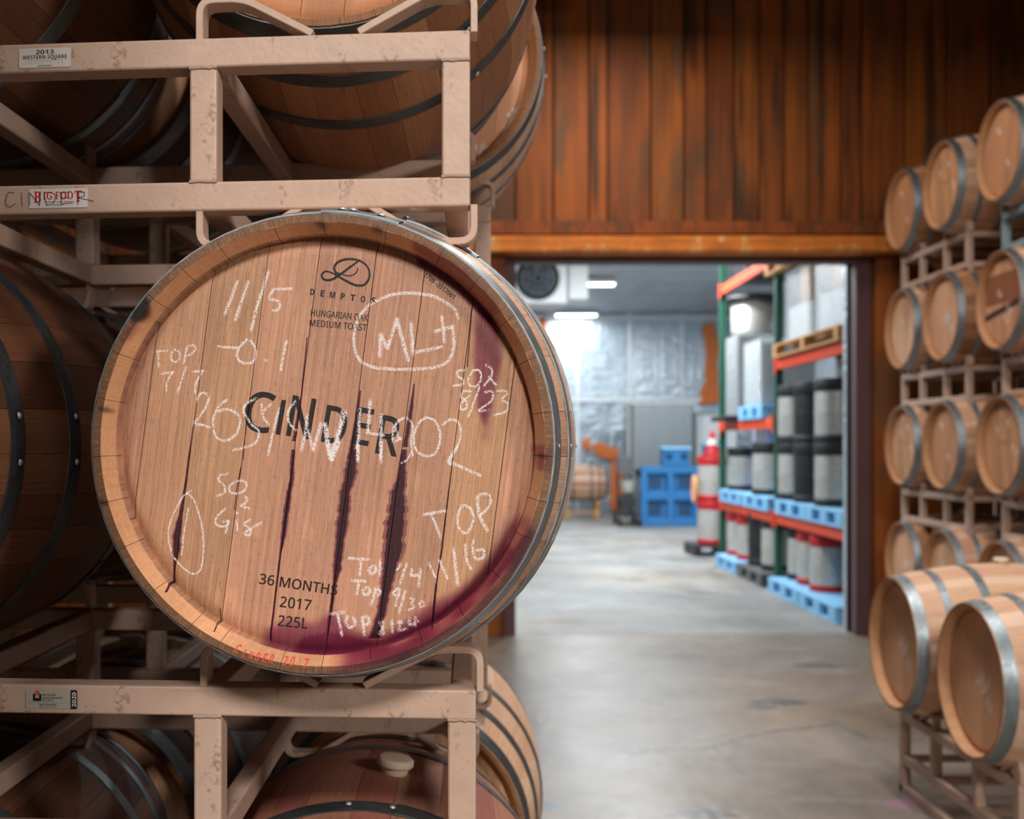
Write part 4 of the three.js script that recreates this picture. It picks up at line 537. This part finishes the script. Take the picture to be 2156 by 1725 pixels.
{ const c = thing('hose_coil', 'tan hose coil hanging on the far red-ringed kegs', 'hose', [PX - 0.26, 0.72, -16.1]); const pts = []; for (let i = 0; i <= 60; i++) { const a = i / 60 * Math.PI * 6; pts.push(new THREE.Vector3(Math.sin(a * 0.3) * 0.02 + i * 0.0008, 0.2 + Math.sin(a) * 0.18, Math.cos(a) * 0.1)); } part('hose', new THREE.TubeGeometry(new THREE.CatmullRomCurve3(pts), 120, 0.02, 8), std({ color: '#d69a6a', roughness: 0.6 }), c); }

// blue pallets on edge, tank, cart, evaporator, far barrel
function edgePallet(label, x, d, y, w, h, m) { const t = thing('blue_pallet', label, 'pallet', [x, y, -d]); const th = 0.14; for (const a of [-w / 2 + 0.06, 0, w / 2 - 0.06]) part('stringer', rbox(0.12, h, th, a, h / 2, 0, 0.01), m, t); for (const b of [0.07, h / 2, h - 0.07]) part('deck_bar', rbox(w, 0.14, th - 0.02, 0, b, 0.004, 0.01), m, t); for (const a of [-w / 4, w / 4]) for (const b of [h * 0.28, h * 0.72]) { part('web', rbox(w * 0.36, h * 0.34, 0.03, a, b, -0.05, 0.004), M.bluePlastic, t); part('window', rbox(w * 0.2, h * 0.2, 0.02, a, b, -0.03, 0.004), std({ color: '#123a5c', roughness: 0.6 }), t); } return t; }
edgePallet('bright blue plastic pallet standing on edge in front of the grey tank', 3.79, 21.6, 0, 1.12, 1.14, M.bluePlastic);
edgePallet('smaller blue pallet standing behind the large blue pallet', 4.55, 22.1, 0, 0.85, 1.1, M.bluePlastic);
{ const t = thing('blue_crate', 'blue crate on top of the blue pallets before the grey tank', 'crate', [3.9, 1.14, -21.75]); part('tub', rbox(0.5, 0.36, 0.4, 0, 0.18, 0, 0.03), M.bluePlastic, t); part('rim', rbox(0.56, 0.05, 0.46, 0, 0.34, 0, 0.01), M.lightBlue, t); for (const x of [-0.14, 0.14]) part('slot', box(0.12, 0.12, 0.01, x, 0.18, 0.202), std({ color: '#123a5c' }), t); }
{ const t = thing('blue_crate', 'far blue crate at the right of the tank near the racking end', 'crate', [4.75, 1.14, -22.2]); part('tub', rbox(0.4, 0.42, 0.4, 0, 0.21, 0, 0.03), M.bluePlastic, t); part('rim', rbox(0.44, 0.05, 0.44, 0, 0.4, 0, 0.01), M.lightBlue, t); }
{ const t = thing('grey_tank', 'large grey square tank in a steel frame against the silver wall', 'tank', [3.9, 0, -23.6]); part('vessel', rbox(1.25, 1.35, 1.1, 0, 1.68, 0, 0.05, 3), M.tank, t); part('lid', rbox(1.3, 0.05, 1.15, 0, 2.37, 0, 0.02), M.housing, t); for (const x of [-0.6, 0.6]) for (const z of [-0.5, 0.5]) part('leg', rbox(0.07, 1.05, 0.07, x, 0.525, z, 0.006), M.tank, t); part('hopper', new THREE.CylinderGeometry(0.75, 0.12, 0.45, 4, 1).rotateY(Math.PI / 4).translate(0, 0.8, 0), M.dark, t); for (const x of [-0.68]) part('pipe', cyl(0.035, 0.035, 2.2, x, 1.3, 0.45, 12), M.steel, t); part('label_plate', box(0.3, 0.12, 0.01, 0.2, 1.25, 0.556), M.dark, t); }
{ const t = thing('grey_cabinet', 'pale grey cabinet right of the tank beside the racking', 'cabinet', [5.05, 0, -23.8]); part('body', rbox(0.9, 2.2, 0.8, 0, 1.1, 0, 0.02), M.tank, t); part('door', rbox(0.82, 1.9, 0.02, 0, 1.2, 0.41, 0.006), M.housing, t); part('vent', rbox(0.4, 0.14, 0.02, 0, 1.55, 0.425, 0.004), M.dark, t); part('handle', rbox(0.03, 0.2, 0.03, -0.34, 1.2, 0.43, 0.006), M.dark, t); }
{ const t = thing('pump_cart', 'dark pump cart with steel parts left of the blue pallets', 'pump', [3.0, 0, -21.9]); part('frame', merge([box(0.34, 0.05, 0.9, 0, 0.22, 0), box(0.05, 1.1, 0.05, -0.12, 0.75, -0.35), box(0.05, 1.1, 0.05, 0.12, 0.75, -0.35)]), M.dark, t); part('motor', new THREE.CylinderGeometry(0.15, 0.15, 0.5, 20).rotateX(Math.PI / 2).translate(0, 0.45, 0.1), M.dark, t); part('pump_head', new THREE.CylinderGeometry(0.17, 0.12, 0.2, 20).translate(0.02, 0.75, 0.1), M.steel, t); part('control_box', rbox(0.28, 0.35, 0.2, 0, 1.15, -0.3, 0.02), M.greyPlastic, t); for (const x of [-0.18, 0.18]) for (const z of [-0.35, 0.38]) part('wheel', new THREE.CylinderGeometry(0.12, 0.12, 0.05, 20).rotateZ(Math.PI / 2).translate(x, 0.12, z), M.rubber, t); }
{ const x0 = 0.25, x1 = 1.42, y0 = 3.62, d = 16.7, t = thing('evaporator', 'white cooling unit with a round black fan hanging at the cold room ceiling', 'cooling unit', [(x0 + x1) / 2, y0, -d - 0.35]); const w = x1 - x0, h = 0.9, fx = 0.99 - (x0 + x1) / 2, fy = 0.37; part('casing', rbox(w, h, 0.66, 0, h / 2, 0, 0.02), M.white, t);
  const ring = part('fan_ring', new THREE.TorusGeometry(0.3, 0.025, 10, 40).translate(fx, fy, 0.34), M.blackPlastic, t); part('fan_disc', new THREE.CylinderGeometry(0.29, 0.29, 0.01, 40).rotateX(Math.PI / 2).translate(fx, fy, 0.332), std({ color: '#0c1722', roughness: 0.6 }), t);
  for (let i = 0; i < 5; i++) { const g = new THREE.SphereGeometry(1, 12, 8); g.scale(0.075, 0.12, 0.012); g.rotateY(0.5); g.translate(0, 0.15, 0); g.rotateZ(i / 5 * Math.PI * 2); g.translate(fx, fy, 0.355); part('blade', g, std({ color: '#22384a', roughness: 0.5 }), t); }
  part('hub', cyl(0.05, 0.05, 0.05, 0, 0, 0, 18).rotateX(Math.PI / 2).translate(fx, fy, 0.37), M.dark, t); for (let i = 1; i < 4; i++) part('guard_ring', new THREE.TorusGeometry(0.075 * i, 0.004, 6, 32).translate(fx, fy, 0.385), M.steel, ring); part('bracket', merge([box(0.04, 0.1, 0.6, -0.4, h + 0.02, 0), box(0.04, 0.1, 0.6, 0.4, h + 0.02, 0)]), M.steel, t); }
{ const t = thing('wall_panel', 'narrow white panel beside the cooling unit', 'panel', [1.6, 3.7, -17.0]); part('sheet', rbox(0.28, 0.84, 0.3, 0, 0.42, 0, 0.01), M.white, t); part('pipe', cyl(0.02, 0.02, 0.84, -0.2, 0.42, 0.1, 10), M.steel, t); }
{ const b = makeBarrel({ label: 'sideways barrel with rosy bands standing far back in the cold room', oak: [OAK[2], OAK_WINE[3], OAK[0]], head: HEADS[0], hoop: M.hoopDark, geos: STAVES }); b.rotation.y = Math.PI / 2; b.scale.setScalar(1.12); b.position.set(2.35, 0.34, -24.2);
  const r = thing('barrel_cradle', 'low wooden cradle under the far sideways barrel', 'cradle', [2.35, 0, -24.2]); for (const x of [-0.32, 0.32]) { part('leg_frame', rbox(0.08, 0.3, 0.08, x, 0.15, 0.25, 0.006), M.palletWood, r); part('leg_frame', rbox(0.08, 0.3, 0.08, x, 0.15, -0.25, 0.006), M.palletWood, r); part('rail', rbox(0.08, 0.08, 0.7, x, 0.3, 0, 0.006), M.palletWood, r); } part('stretcher', rbox(0.7, 0.05, 0.06, 0, 0.12, 0.25, 0.006), M.palletWood, r); }
// ragged orange foam patches on the foil wall
function foam(label, outline, group) {
  const pts = outline.map((p) => at(p[0], p[1], BACK - 0.1)), s = new THREE.Shape(); const dense = []; pts.forEach((p, i) => { const q = pts[(i + 1) % pts.length], n = 5; for (let k = 0; k < n; k++) dense.push(new THREE.Vector2(mix(p.x, q.x, k / n) + rr(-0.035, 0.035), mix(p.y, q.y, k / n) + rr(-0.035, 0.035))); });
  const g = new THREE.ExtrudeGeometry(new THREE.Shape(dense), { depth: 0.03, bevelEnabled: true, bevelSize: 0.02, bevelThickness: 0.03, bevelSegments: 3 }); g.translate(0, 0, -BACK + 0.09); const o = part(numbered('foam_patch'), boxUV(g), M.foam, scene); o.userData = { label, category: 'foam patch' }; if (group) o.userData.group = group;
}
foam('tall ragged orange patch on the silver wall beside the racking', pairs([1484, 690, 1500, 680, 1512, 720, 1510, 800, 1512, 850, 1476, 848, 1478, 820, 1488, 800, 1490, 740])); foam('small orange patch above the tall orange patch beside the racking', pairs([1490, 600, 1502, 590, 1504, 640, 1494, 660])); foam('orange patch low on the silver wall above the far barrel', pairs([1250, 938, 1270, 936, 1300, 950, 1302, 962, 1275, 965, 1255, 958])); foam('small orange fleck left of the low orange patch', pairs([1226, 930, 1240, 926, 1242, 946, 1230, 948])); foam('upright orange strip on the silver wall right of the far barrel', pairs([1288, 970, 1308, 968, 1310, 1070, 1286, 1072]));
foam('short orange streak high on the silver wall beside the cooling unit', pairs([1143, 672, 1150, 670, 1149, 718, 1142, 716]));

renderer.render(scene, camera);
